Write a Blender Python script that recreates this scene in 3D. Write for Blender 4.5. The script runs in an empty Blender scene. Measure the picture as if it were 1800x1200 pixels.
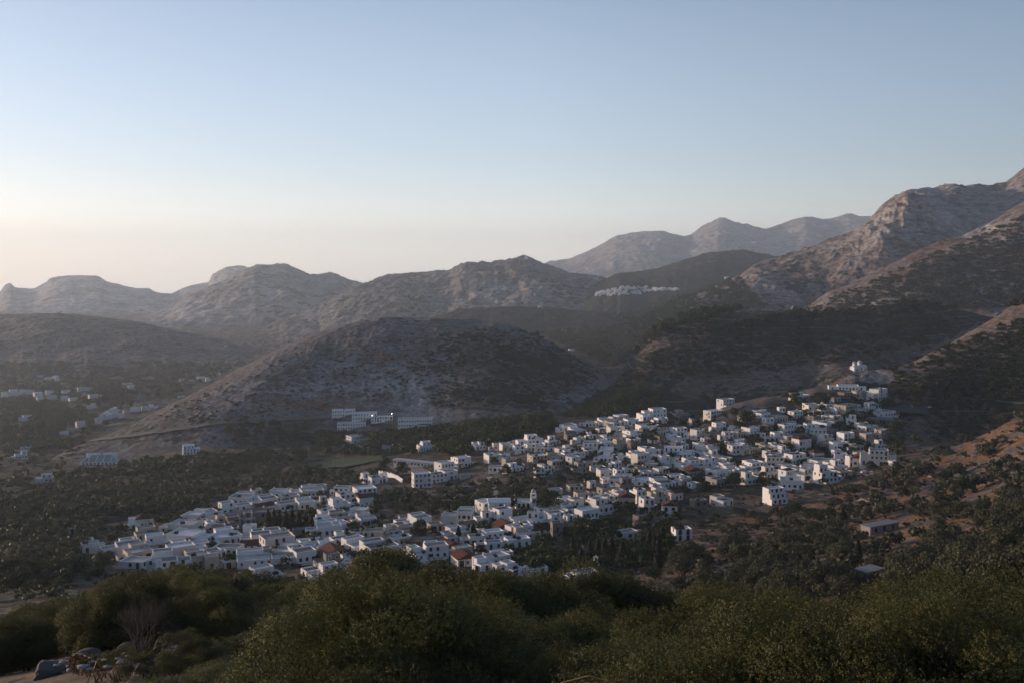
import bpy, math, random
import numpy as np
from mathutils import Vector, Matrix
S = bpy.context.scene
COL = S.collection
rad = math.radians
F = 1750.0; PITCH = math.atan(130/F)
rng = np.random.RandomState(7)
random.seed(11)

# ------------------------------------------------------------------ camera
cam_d = bpy.data.cameras.new("camera"); cam = bpy.data.objects.new("camera", cam_d); COL.objects.link(cam)
cam_d.sensor_width = 36; cam_d.lens = 36*F/1800; cam_d.clip_end = 60000; cam_d.clip_start = .3
cam.rotation_euler = (rad(90)-PITCH, 0, 0)
S.camera = cam

def aq(px, py):                       # photo position -> bearing x/y and tangent z/y
    u = (px-900)/F; v = (600-py)/F
    dy = math.cos(PITCH)+v*math.sin(PITCH)
    return u/dy, (-math.sin(PITCH)+v*math.cos(PITCH))/dy
def to_px(x, y, z):
    c, s = math.cos(PITCH), math.sin(PITCH)
    w = y*c - z*s; up = y*s + z*c
    return 900+F*x/w, 600-F*up/w

# ------------------------------------------------------------------ noise
_perm = np.random.RandomState(3).permutation(256); _perm = np.concatenate([_perm, _perm])
_g = np.random.RandomState(4).uniform(0, 2*np.pi, 256); _gx, _gy = np.cos(_g), np.sin(_g)
def perlin(x, y):
    xi = np.floor(x).astype(int); yi = np.floor(y).astype(int)
    xf = x-xi; yf = y-yi; xi &= 255; yi &= 255
    u = xf*xf*xf*(xf*(xf*6-15)+10); v = yf*yf*yf*(yf*(yf*6-15)+10)
    def gr(ix, iy, dx, dy):
        h = _perm[_perm[ix & 255]+(iy & 255)]
        return _gx[h]*dx+_gy[h]*dy
    a = gr(xi, yi, xf, yf); b = gr(xi+1, yi, xf-1, yf)
    c = gr(xi, yi+1, xf, yf-1); d = gr(xi+1, yi+1, xf-1, yf-1)
    return (a+(b-a)*u)*(1-v)+(c+(d-c)*u)*v
def fbm(x, y, o=5, ridge=False):
    s = 0; a = 1.0
    for i in range(o):
        n = perlin(x+17.3*i, y-9.1*i)
        s = s + a*((.35-np.abs(n))*1.6 if ridge else n)
        x = x*2.03; y = y*2.03; a *= .5
    return s

# ------------------------------------------------------------------ ground control points
Z = []        # (px, z, d) near ones
for px in (-500, 200, 900, 1600, 2300): Z += [(px, -1.9, 2.0), (px, -4.2, 6.0)]
Z += [(-500,-7,12),(0,-6.5,12),(900,-8,12),(1800,-7.5,12),(2300,-7,12),
 (-400,-13,30),(0,-12.5,30),(250,-11.6,30),(560,-14,32),(900,-17,30),(1300,-17,30),(1800,-15,30),(2200,-14,30),
 (560,-17.5,45),(300,-17.5,45),(0,-34,80),(-400,-36,80),(400,-32,80),(680,-33,80),(1000,-36,80),(1400,-40,80),(1800,-34,80),(2200,-30,80),
 (-400,-58,130),(0,-51,130),(150,-47,130),(300,-43,130),(450,-45,130),(600,-49,130),(1000,-54,130),(1400,-54,130),(1800,-42,130),(2200,-38,130)]
P = """-300 1050 240/0 1040 240/70 1000 290/230 1005 310/400 1030 295/570 1040 285/700 1020 300/850 1010 310/1050 1015 310/1200 1020 280/1350 1010 260/1500 1000 235/1650 985 215/1800 955 205/2100 930 200
-300 960 370/0 960 370/150 960 370/330 960 370/500 960 370/700 950 370/900 950 380/1100 960 370/1300 950 340/1500 950 300/1650 920 290/1800 880 300/2100 830 300
-300 900 480/0 900 480/200 905 460/400 890 480/600 890 480/800 895 460/1000 900 440/1200 900 440/1400 890 440/1550 870 430/1700 850 410/1800 800 420/2100 740 420
-300 850 650/0 850 650/200 850 620/400 850 610/600 850 590/800 850 560/1000 840 540/1200 840 540/1400 832 540/1500 825 530/1600 805 530/1700 775 540/1800 722 560/2100 640 560
1600 790 590/1700 790 610/1800 765 625/2100 700 640
200 820 800/400 810 780/600 815 750/800 790 700/950 785 640/1100 780 630/1300 780 620/1450 780 620/1550 785 600
1000 745 720/1150 728 720/1280 706 735/1350 690 745/1420 672 760/1500 652 770/1200 760 670/1400 730 690/1500 705 715/1560 725 700/1620 732 700
1000 735 860/1150 745 810/1280 745 810/1420 725 830/1520 700 850/1800 700 1000
900 745 800/740 755 860/640 762 880/400 780 880/170 812 850/0 800 900/-300 790 900/1000 715 950
-300 750 1200/0 750 1200/200 735 1250/600 720 1250/0 700 1600/150 692 1600/300 680 1700/-300 690 1700/0 652 2200/300 645 2200/500 630 2200
0 600 3000/500 600 3000/900 605 2000/1050 610 1700/1150 605 1700/950 650 1350/1060 658 1250/1100 690 1000/1150 650 1300/1300 630 1700/1500 630 1700/1800 630 1700/2100 630 1700
-300 556 5000/0 556 5000/500 552 5000/900 545 4500/1300 540 4000/1800 540 4000/2100 540 4000/-300 520 14000/400 520 14000/900 515 14000/1400 515 14000/2100 515 14000"""
pts = []
for px, z, d in Z:
    pts.append(((px-900)/F, math.log(d), z/d))
for line in P.split('\n'):
    for t in line.split('/'):
        px, py, d = map(float, t.split()); a, q = aq(px, py)
        pts.append((a, math.log(d), q))
pts = np.array(pts)
KX = 4.0                                # bearing scale against log distance
def tps_fit(p):
    n = len(p); X = np.c_[p[:,0]*KX, p[:,1]]
    D = np.sqrt(((X[:,None]-X[None])**2).sum(-1)); K = np.where(D > 0, D*D*np.log(D+1e-12), 0)
    A = np.zeros((n+3, n+3)); A[:n,:n] = K+np.eye(n)*.004; A[:n,n] = 1; A[:n,n+1:] = X; A[n,:n] = 1; A[n+1:,:n] = X.T
    return X, np.linalg.solve(A, np.r_[p[:,2], 0, 0, 0])
_X, _w = tps_fit(pts)
def tps(a, l):
    a = a*KX; s = _w[-3]+_w[-2]*a+_w[-1]*l
    for (cx, cy), w in zip(_X, _w[:-3]):
        r2 = (a-cx)**2+(l-cy)**2+1e-12
        s = s + w*.5*r2*np.log(r2)
    return s

NA, ND = 1100, 1000
AMAX = .80
GA = np.linspace(-AMAX, AMAX, NA); GL = np.linspace(math.log(2.0), math.log(14000), ND)
def bilin(G, a, l):
    fa = np.clip((a+AMAX)/(2*AMAX)*(NA-1), 0, NA-1.001); fl = np.clip((l-GL[0])/(GL[-1]-GL[0])*(ND-1), 0, ND-1.001)
    ia = fa.astype(int); il = fl.astype(int); fa = fa-ia; fl = fl-il
    return (G[il,ia]*(1-fa)+G[il,ia+1]*fa)*(1-fl)+(G[il+1,ia]*(1-fa)+G[il+1,ia+1]*fa)*fl
# coarse spline, refined
ca = np.linspace(-AMAX, AMAX, 140); cl = np.linspace(GL[0], GL[-1], 160)
C = tps(ca[None,:]+0*cl[:,None], cl[:,None]+0*ca[None,:])
ia = np.interp(GA, ca, np.arange(140)); il = np.interp(GL, cl, np.arange(160))
def up(C, il, ia):                       # smooth resample (Catmull-Rom)
    def cr(M, t):
        i = np.clip(np.floor(t).astype(int), 0, M.shape[0]-2); f = (t-i)[:,None]
        g = lambda k: M[np.clip(i+k, 0, M.shape[0]-1)]
        p0, p1, p2, p3 = g(-1), g(0), g(1), g(2)
        return p1+.5*f*(p2-p0+f*(2*p0-5*p1+4*p2-p3+f*(3*(p1-p2)+p3-p0)))
    return cr(cr(C, il).T, ia).T
Qg = up(C, il, ia)
DD = np.exp(GL)[:,None]+0*GA[None]; AA = GA[None]+0*DD; XX = AA*DD
Zg = Qg*DD
amp = np.interp(np.log(DD), [math.log(v) for v in (2,8,30,120,300,700,1000,3000)], [.05,.15,.5,1.0,1.3,2.0,3.5,9])
Zg = Zg + amp*fbm(XX/55, DD/55, 6) + .25*amp*fbm(XX/9, DD/9, 3)

# ------------------------------------------------------------------ hills
# name: (crest knots px py d), (front foot px d), backslope, noise amp, noise scale, profile power, ridged
def kn(s): return np.array([[float(v) for v in t.split()] for t in s.split('/')])
HILLS = {
 'quarry_hill': (kn("20 850 860/100 800 900/200 762 950/280 722 980/340 690 1010/420 650 1050/480 618 1085/540 592 1120/600 572 1150/660 560 1170/700 557 1180/760 559 1185/830 562 1190/880 567 1190/930 583 1185/980 608 1180/1030 633 1170/1070 655 1150/1110 690 1120/1150 740 1100"),
    kn("20 845/600 880/900 880/1000 910/1150 1040"), .35, 6, 130, 1.0),
 'wooded_hill': (kn("1020 770 960/1060 715 1000/1090 655 1040/1120 615 1080/1150 590 1110/1180 576 1130/1240 557 1160/1300 551 1190/1390 545 1200/1440 551 1200/1500 547 1210/1560 537 1220/1610 530 1230/1680 545 1240/1720 556 1240/1800 570 1260/1950 560 1300/2200 540 1300"),
    kn("1020 900/1150 860/1500 860/2200 1000"), .4, 8, 160, 1.1),
 'spur_hill': (kn("1400 760 770/1440 720 770/1475 672 772/1500 654 776/1560 650 780/1600 640 795/1660 610 820/1720 577 850/1760 553 870/1800 527 890/1900 470 950/2100 400 1000/2400 350 1000"),
    kn("1400 760/1480 735/1560 700/1620 665/1800 650/2400 650"), .45, 5, 110, 1.0),
 'crag_mountain': (kn("960 610 1950/1040 590 2050/1100 572 2150/1190 537 2350/1240 512 2450/1290 490 2550/1330 465 2600/1350 459 2650/1420 441 2700/1470 427 2700/1500 410 2650/1520 395 2620/1540 374 2620/1570 350 2620/1590 339 2640/1600 337 2650/1680 331 2800/1740 333 2950/1770 326 3000/1790 311 3000/1830 290 3000/1950 280 3000/2300 300 3000"),
    kn("960 1700/1200 1750/1450 1900/1600 2000/2300 2000"), .5, 40, 420, 1.0),
 'near_mountain_spur': (kn("1280 610 1800/1360 565 1850/1420 541 1900/1460 515 1930/1500 500 1950/1550 473 1980/1600 449 2000/1650 430 2030/1697 417 2080/1733 399 2120/1800 362 2200/1950 320 2300/2300 300 2400"),
    kn("1280 1450/1600 1350/2300 1300"), .5, 24, 300, 1.0),
 'dark_middle_hill': (kn("940 600 3300/1000 540 3600/1040 505 3800/1090 481 4000/1150 475 4100/1200 460 4200/1250 447 4300/1300 447 4300/1350 451 4300/1420 480 4200/1500 520 4000/1600 560 3900"),
    kn("940 2700/1600 2700"), .4, 35, 600, 1.1),
 'centre_ridge': (kn("380 640 3600/430 600 3700/500 560 3900/560 540 4100/600 519 4200/650 499 4400/680 488 4450/720 482 4500/755 482 4500/790 480 4500/810 468 4500/840 465 4500/865 468 4500/900 459 4500/925 453 4500/950 463 4500/1000 480 4500/1060 490 4400/1100 505 4200/1200 545 4000"),
    kn("380 2900/800 2900/1200 2900"), .4, 50, 500, .9),
 'valley_ridge': (kn("620 640 2350/680 590 2450/740 562 2550/800 547 2600/870 539 2650/960 541 2650/1050 549 2650/1150 555 2600/1250 575 2500"),
    kn("620 2050/1250 2050"), .3, 12, 260, 1.0),
 'left_low_hill': (kn("-400 570 2900/-200 560 2900/0 556 2900/60 552 2900/100 553 2900/200 562 2900/260 570 2850/320 584 2800/400 600 2700/480 640 2500"),
    kn("-400 1950/480 2000"), .3, 16, 300, 1.0),
 'left_mountain': (kn("230 570 5000/290 545 5200/330 522 5400/360 508 5500/400 493 5700/430 475 5800/450 469 5800/475 471 5800/500 470 5800/520 477 5800/545 486 5800/580 482 5800/610 493 5700/640 502 5600/680 520 5500/760 560 5300"),
    kn("230 4000/760 4000"), .5, 55, 650, .85),
 'far_left_mountains': (kn("-400 500 8000/-100 520 8000/0 515 8000/8 503 8000/18 498 8000/26 507 8000/60 509 8000/90 492 8000/115 487 8000/140 486 8000/172 487 8000/185 496 8000/215 503 8000/240 508 8000/262 507 8000/275 515 8000/300 518 8000/330 504 8000/368 497 8000/372 484 8000/400 472 8000/430 470 8000/470 490 8000/560 540 8000"),
    kn("-400 5200/560 5600"), .5, 45, 700, .8),
 'far_blue_mountain': (kn("880 500 10500/965 463 10500/1000 456 10500/1050 437 10500/1080 421 10500/1120 413 10500/1160 411 10500/1212 419 10500/1232 404 10500/1245 398 10500/1262 389 10500/1275 387 10500/1292 395 10500/1320 401 10500/1345 407 10500/1380 395 10500/1415 384 10500/1450 392 10500/1470 391 10500/1492 385 10500/1530 387 10500/1600 400 10500/1750 430 10500"),
    kn("880 7000/1750 7000"), .5, 70, 1100, .85),
}
Qall = Zg/DD
Hsurf = {}
def hill_z(name, a, d):
    K, FT, back, am, sc, pw = HILLS[name]
    ka = np.array([aq(k[0], k[1]) for k in K]); 
    fa_ = np.linspace(ka[0,0], ka[-1,0], 700); st = (ka[-1,0]-ka[0,0])/699
    def sm(v, w):
        n = max(1, int(w/st*3)); kx = np.exp(-.5*(np.arange(-n, n+1)*st/w)**2); kx /= kx.sum(); return np.convolve(np.pad(v, n, 'edge'), kx, 'valid')
    qc = np.interp(a, fa_, sm(np.interp(fa_, ka[:,0], ka[:,1]), (.0012 if K[:,2].max() > 3000 else .002) if name != 'quarry_hill' else .012)); dc = np.interp(a, fa_, sm(np.interp(fa_, ka[:,0], K[:,2]), .02))
    fa = (FT[:,0]-900)/F; df = np.interp(a, fa, FT[:,1])
    zc = qc*dc; zf = bilin(Zg, a, np.log(df))-2
    t = np.clip((d-df)/(dc-df), 0, None)
    tt = np.minimum(t, 1)
    prof = np.sin(tt*np.pi/2)**pw
    z = zf+(zc-zf)*prof
    over = np.maximum(d-dc, 0)
    z = np.where(t > 1, zc-back*over*over/(over+.25*(dc-df)), z)
    z = np.where(d < df, zf-(df-d)*.8, z)
    z = np.where((a < ka[0,0]) | (a > ka[-1,0]), -9999, z)
    x = a*d; win = np.clip(t*3, 0, 1)*np.clip(1.35-.95*np.exp(-((t-1)/.10)**2), 0, 1)
    n = .6*fbm(x/sc, d/(sc*1.8), 6, True)-.32 + .5*fbm(x/(sc*.35)+5, d/(sc*.5), 5)
    lift = np.clip((zc-zf)/(.1+np.max(zc-zf)), .1, 1)
    n = n + .16*fbm(x/(sc*.09)+3, d/(sc*.13), 4, True)
    z = z + am*n*win*(.4+.6*lift) + am*(.08 if name == 'quarry_hill' else .2)*fbm(x/(sc*.12)+9, d/(sc*.2), 5, True)-am*.05*np.clip(t*3, 0, 1)
    if name == 'crag_mountain':          # the cliff band under the summit
        pxx, pyy = to_px(x, d, z)
        m = np.exp(-((pxx-1590-.0*pyy)/85)**2)*np.clip((t-.35)/.2, 0, 1)*np.clip((.78-t)/.15, 0, 1)
        z = z + m*(24*fbm(x/70, d/160, 5, True)+18*fbm(x/28, d/60, 4, True)-8)
    if name == 'quarry_hill':
        pxx, pyy = to_px(x, d, z)
        m = np.exp(-((pxx-640)/150)**2)*np.exp(-((t-.35)/.25)**2)
        z = z - m*(10+5*fbm(x/25, d/40, 4, True))
    return z
GRIDS = {}
for name in HILLS:
    K, FT = HILLS[name][0], HILLS[name][1]
    a0 = (K[0,0]-900)/F; a1 = (K[-1,0]-900)/F
    d0 = FT[:,1].min()*.97; d1 = K[:,2].max()*1.35
    ja = np.where((GA >= a0-.01) & (GA <= a1+.01))[0]; jd = np.where((np.exp(GL) > d0) & (np.exp(GL) < d1))[0]
    sl = np.ix_(jd, ja)
    hz = hill_z(name, AA[sl], DD[sl])
    Qall[sl] = np.maximum(Qall[sl], hz/DD[sl])
Zall = Qall*DD
QM = np.maximum.accumulate(Qall, axis=0)         # first sight line
def height(x, y):
    x = np.asarray(x, float); y = np.asarray(y, float)
    return bilin(Zall, x/y, np.log(y))
def hit(px, py, dmin=0):
    """where the sight line through a photo point meets the land"""
    a, q = aq(px, py)
    fa = min(max((a+AMAX)/(2*AMAX)*(NA-1), 0), NA-1.001); i = int(fa); f = fa-i
    col = Qall[:,i]*(1-f)+Qall[:,i+1]*f
    idx = np.where((col >= q) & (np.exp(GL) >= dmin))[0]
    if len(idx) == 0: return None
    k = idx[0]
    if k > 0 and col[k] != col[k-1]:
        g = min(max((q-col[k-1])/(col[k]-col[k-1]), 0), 1); l = GL[k-1]+g*(GL[k]-GL[k-1])
    else: l = GL[k]
    d = math.exp(l); return Vector((a*d, d, q*d))

# ------------------------------------------------------------------ mesh helper
def np_mesh(name, V, Fq, mats=(), attr=None, smooth=False, midx=None):
    me = bpy.data.meshes.new(name)
    V = np.asarray(V, np.float32); Fq = np.asarray(Fq, np.int32); n, k = Fq.shape
    me.vertices.add(len(V)); me.vertices.foreach_set('co', V.ravel())
    me.loops.add(n*k); me.loops.foreach_set('vertex_index', Fq.ravel())
    me.polygons.add(n); me.polygons.foreach_set('loop_start', np.arange(0, n*k, k, dtype=np.int32))
    if midx is not None: me.polygons.foreach_set('material_index', np.asarray(midx, np.int32))
    me.polygons.foreach_set('use_smooth', np.full(n, smooth, dtype=bool))
    if attr:
        for nm, (typ, dom, arr) in attr.items():
            at = me.attributes.new(nm, typ, dom)
            at.data.foreach_set('color' if 'COLOR' in typ else 'value', np.asarray(arr, np.float32).ravel())
    for m in mats: me.materials.append(m)
    me.update(calc_edges=True)
    return me
def link(name, me, parent=None, loc=None, rz=0):
    o = bpy.data.objects.new(name, me); COL.objects.link(o)
    if parent is not None: o.parent = parent
    if loc is not None: o.location = loc
    if rz: o.rotation_euler = (0, 0, rz)
    return o
def tag(o, label=None, cat=None, group=None, kind=None):
    if label: o['label'] = label
    if cat: o['category'] = cat
    if group: o['group'] = group
    if kind: o['kind'] = kind
    return o

# ------------------------------------------------------------------ materials
class NT:
    def __init__(s, name):
        s.m = bpy.data.materials.new(name); s.m.use_nodes = True; s.t = s.m.node_tree
        s.b = s.t.nodes['Principled BSDF']; s.out = s.t.nodes['Material Output']
        s.b.inputs['Specular IOR Level'].default_value = .25
    def n(s, typ, **k):
        nd = s.t.nodes.new(typ)
        for a, v in k.items():
            if a[0] == '_': setattr(nd, a[1:], v)
            else: nd.inputs[a.replace('0_', '')].default_value = v
        return nd
    def l(s, a, b): s.t.links.new(a, b)
    def pos(s, scale, rot=0):
        g = s.n('ShaderNodeNewGeometry'); m = s.n('ShaderNodeMapping'); s.l(g.outputs['Position'], m.inputs[0])
        m.inputs['Scale'].default_value = scale if hasattr(scale, '__len__') else (scale,)*3
        m.inputs['Rotation'].default_value = (0, 0, rot)
        return m.outputs[0]
    def noise(s, vec, scale=1, det=6, rough=.6):
        n = s.n('ShaderNodeTexNoise'); n.inputs['Scale'].default_value = scale; n.inputs['Detail'].default_value = det
        n.inputs['Roughness'].default_value = rough; s.l(vec, n.inputs['Vector']); return n.outputs['Fac']
    def ramp(s, fac, a, b, ca=(0,0,0,1), cb=(1,1,1,1)):
        r = s.n('ShaderNodeValToRGB'); e = r.color_ramp.elements; e[0].position = a; e[1].position = b
        e[0].color = ca; e[1].color = cb; s.l(fac, r.inputs[0]); return r.outputs[0]
    def math(s, op, a, b=None, clamp=False):
        m = s.n('ShaderNodeMath'); m.operation = op; m.use_clamp = clamp
        for i, v in enumerate((a, b)):
            if v is None: continue
            if isinstance(v, (int, float)): m.inputs[i].default_value = v
            else: s.l(v, m.inputs[i])
        return m.outputs[0]
    def mix(s, f, a, b):
        m = s.n('ShaderNodeMix'); m.data_type = 'RGBA'
        for inp, v in ((m.inputs[0], f), (m.inputs[6], a), (m.inputs[7], b)):
            if isinstance(v, (int, float)): inp.default_value = v
            elif isinstance(v, tuple): inp.default_value = v if len(v) == 4 else v+(1,)
            else: s.l(v, inp)
        return m.outputs[2]
    def bump(s, h, strength, dist):
        b = s.n('ShaderNodeBump'); b.inputs['Strength'].default_value = strength; b.inputs['Distance'].default_value = dist
        s.l(h, b.inputs['Height']); s.l(b.outputs[0], s.b.inputs['Normal'])
    def col(s, c, rough=.9):
        if isinstance(c, tuple): s.b.inputs['Base Color'].default_value = c+(1,)
        else: s.l(c, s.b.inputs['Base Color'])
        s.b.inputs['Roughness'].default_value = rough; return s.m

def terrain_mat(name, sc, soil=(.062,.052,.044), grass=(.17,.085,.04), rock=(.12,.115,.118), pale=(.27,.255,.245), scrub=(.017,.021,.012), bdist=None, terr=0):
    t = NT(name)
    at = t.n('ShaderNodeAttribute'); at.attribute_name = 'mask'
    sp = t.n('ShaderNodeSeparateColor'); t.l(at.outputs['Color'], sp.inputs[0])
    dens, dry, pl = sp.outputs[0], sp.outputs[1], sp.outputs[2]
    p = t.pos(1/sc)
    n1 = t.noise(p, 1, 8, .62); n2 = t.noise(p, 7, 6, .6); n3 = t.noise(p, .35, 5, .6)
    ps = t.pos((1/sc, 1/sc, 4/sc), .5); n4 = t.noise(ps, 2.2, 8, .7)
    c = t.mix(t.math('MULTIPLY', dry, t.ramp(n2, .25, .7)), soil, grass)
    rk = t.mix(t.ramp(n4, .35, .7), rock, tuple(v*.42 for v in rock))
    c = t.mix(t.ramp(t.math('ADD', t.math('MULTIPLY', n1, .6), t.math('MULTIPLY', n4, .4)), .47, .56), c, rk)
    pf5 = t.pos((8/sc, 8/sc, 14/sc), .3); n5 = t.noise(pf5, 1, 5, .75); fine = t.ramp(n5, .36, .64, (.45,.45,.47,1), (1.45,1.42,1.4,1))
    # pale bare rock / scars
    pf = t.math('MULTIPLY', pl, t.ramp(t.math('ADD', t.math('MULTIPLY', n4, .6), t.math('MULTIPLY', n1, .4)), .40, .55), True)
    c = t.mix(pf, c, pale)
    # scrub patches: threshold rises where the density mask is low
    v = t.n('ShaderNodeTexVoronoi'); v.inputs['Scale'].default_value = 5; t.l(p, v.inputs['Vector'])
    blob = t.math('SUBTRACT', 1, v.outputs['Distance'])
    s = t.math('ADD', t.math('MULTIPLY', n1, .75), t.math('ADD', t.math('MULTIPLY', blob, .22), t.math('MULTIPLY', n3, .3)))
    s = t.math('ADD', s, t.math('MULTIPLY', t.math('SUBTRACT', dens, .5), .55))
    sf = t.ramp(s, .66, .72)
    sc2 = t.mix(n2, tuple(v*.7 for v in scrub), tuple(v*1.5 for v in scrub))
    c = t.mix(sf, c, sc2)
    mm = t.n('ShaderNodeMix'); mm.data_type = 'RGBA'; mm.blend_type = 'MULTIPLY'; mm.inputs[0].default_value = .85; t.l(c, mm.inputs[6]); t.l(fine, mm.inputs[7]); c = mm.outputs[2]
    if terr:                              # courses of old terrace walls following the contours
        sz = t.n('ShaderNodeSeparateXYZ'); t.l(t.pos(1), sz.inputs[0])
        zc = t.math('ADD', sz.outputs[2], t.math('MULTIPLY', n1, 5)); fr = t.math('FRACT', t.math('DIVIDE', zc, terr))
        ln = t.math('MULTIPLY', t.ramp(fr, .06, .16, (1,1,1,1), (0,0,0,1)), t.ramp(n3, .42, .55)); c = t.mix(t.math('MULTIPLY', ln, .55), c, tuple(v*1.25 for v in rock))
        dk = t.math('MULTIPLY', t.math('SUBTRACT', t.ramp(fr, .20, .30, (1,1,1,1), (0,0,0,1)), t.ramp(fr, .06, .16, (1,1,1,1), (0,0,0,1)), True), t.ramp(n3, .42, .55)); c = t.mix(t.math('MULTIPLY', dk, .5), c, scrub)
    hgt = t.math('ADD', t.math('ADD', t.math('MULTIPLY', n1, 1.0), t.math('MULTIPLY', n4, .8)), t.math('MULTIPLY', sf, .25))
    t.bump(hgt, 1.0, bdist if bdist else sc*.18)
    return t.col(c, .95)

# soft painted masks (surface cover, plus shade painted on the quarry flank): px py rx ry channel value
def cover(px, py, base, blobs):
    R, G, B = [np.full(px.shape, float(b)) for b in base]
    ch = {'s': R, 'g': G, 'p': B}
    for b in blobs:
        x, y, rx, ry, c, v = b[:6]; an = rad(b[6]) if len(b) > 6 else 0
        dx = px-x; dy = py-y; u = (dx*math.cos(an)+dy*math.sin(an))/rx; w = (-dx*math.sin(an)+dy*math.cos(an))/ry
        m = np.exp(-(u*u+w*w)); ch[c] += (v-ch[c])*m
    return np.clip(np.stack([R, G, B, np.ones_like(R)], -1), 0, 1)
SKY_AIR, SKY_DUST, SKY_OZ, SKY_STR, SUN_STR = 1.0, 1.0, 4.0, .15, 4.8
SKY_GAIN, EAST, GLOWC, GLOW2 = 1.0, .84, (.36, .40, .44), (.56, .52, .43)
HAZE_COL = (.74,.87,1,1); HAZE_D = 8.0e-5; EXPOSURE = 0.0
# ------------------------------------------------------------------ land meshes
MT = {
 'ground': terrain_mat('ground_cover', 26, grass=(.34,.155,.045), bdist=1.6, terr=4),
 'near': terrain_mat('hill_cover', 34, soil=(.085,.066,.052), grass=(.24,.115,.055), rock=(.18,.17,.17), bdist=4, terr=7),
 'quarry': terrain_mat('quarry_rock', 34, soil=(.078,.070,.065), rock=(.20,.193,.195), grass=(.28,.12,.055), pale=(.33,.32,.318), scrub=(.016,.020,.014), bdist=3.2),
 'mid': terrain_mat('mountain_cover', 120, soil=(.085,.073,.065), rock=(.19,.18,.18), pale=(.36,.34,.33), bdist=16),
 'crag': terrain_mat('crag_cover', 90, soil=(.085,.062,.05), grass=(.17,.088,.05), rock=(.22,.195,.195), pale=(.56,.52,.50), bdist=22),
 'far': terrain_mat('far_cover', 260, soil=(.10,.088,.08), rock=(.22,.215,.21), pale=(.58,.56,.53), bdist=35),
}
GB = [(1650,900,260,90,'g',1),(1650,900,200,90,'s',.38),(1760,880,90,70,'s',.25),(1780,780,120,60,'g',1),(1780,760,120,50,'s',.2),(1350,690,110,22,'g',.9,-14),(1350,690,100,20,'s',.05,-14),
 (1480,655,80,14,'g',.6),(1480,655,80,14,'s',.0),(1520,655,60,12,'p',.9),(900,860,160,30,'g',.6),(900,860,150,30,'s',.35),(950,800,60,25,'g',.8),(950,800,50,20,'s',.1),
 (1250,940,120,40,'g',.7),(1450,1000,200,40,'g',.9),(1450,1000,200,40,'s',.35),(430,870,120,15,'g',.8),(60,1035,120,40,'s',.72),(80,1040,90,30,'g',.1),
 (100,900,250,60,'s',.6),(200,860,400,30,'s',.65),(560,1085,60,60,'g',.8),(560,1085,60,60,'s',.1),(250,1140,160,50,'s',.1),(250,1140,160,50,'g',.1),(620,815,120,26,'s',.85),(40,800,120,40,'s',.8),(120,790,140,30,'s',.7),
 (1000,720,80,20,'s',.8),(1050,610,200,30,'s',.9),(700,780,250,30,'s',.7),(860,720,80,12,'p',.5),(860,720,80,14,'s',.2),(760,860,50,10,'g',.6)]
def grid_obj(name, a_idx, d_idx, Zs, base, blobs, mat, keep=None, label=None):
    a = GA[a_idx]; d = np.exp(GL[d_idx]); A2, D2 = np.meshgrid(a, d); X = A2*D2
    V = np.stack([X, D2, Zs], -1).reshape(-1, 3)
    na, nd = len(a), len(d)
    i = np.arange(nd-1)[:,None]*na+np.arange(na-1)[None]
    Fq = np.stack([i, i+1, i+na+1, i+na], -1).reshape(-1, 4)
    if keep is not None:
        k = keep.reshape(-1); Fq = Fq[k[Fq].any(1)]
    px, py = to_px(V[:,0], V[:,1], V[:,2])
    M = cover(px, py, base, blobs)
    me = np_mesh(name, V, Fq, [mat], {'mask': ('FLOAT_COLOR', 'POINT', M)}, True)
    return tag(link(name, me), label, kind='structure')
grid_obj('ground', np.arange(0, NA), np.arange(0, ND), Zg, (.6, .3, .1), GB, MT['ground'])
# the ground behind and beside the camera
xs = np.linspace(-220, 220, 90); ys = np.linspace(-160, 1.98, 40)
X2, Y2 = np.meshgrid(xs, ys)
rr = np.sqrt(X2**2+np.minimum(Y2-2, 0)**2)
Z2 = -1.9-.002*np.abs(X2)-.15*np.maximum(np.abs(X2)-1.6,0)**.9 +.12*fbm(X2/9, Y2/9, 4)*(np.abs(Y2-2) > .5)
n1, n2 = X2.shape; i = np.arange(n1-1)[:,None]*n2+np.arange(n2-1)[None]
me = np_mesh('ground', np.stack([X2, Y2, Z2], -1).reshape(-1, 3), np.stack([i, i+1, i+n2+1, i+n2], -1).reshape(-1, 4), [MT['ground']],
   {'mask': ('FLOAT_COLOR', 'POINT', np.tile([.5,.5,.1,1], (X2.size, 1)))}, True)
tag(link('ground', me), kind='structure')

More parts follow.
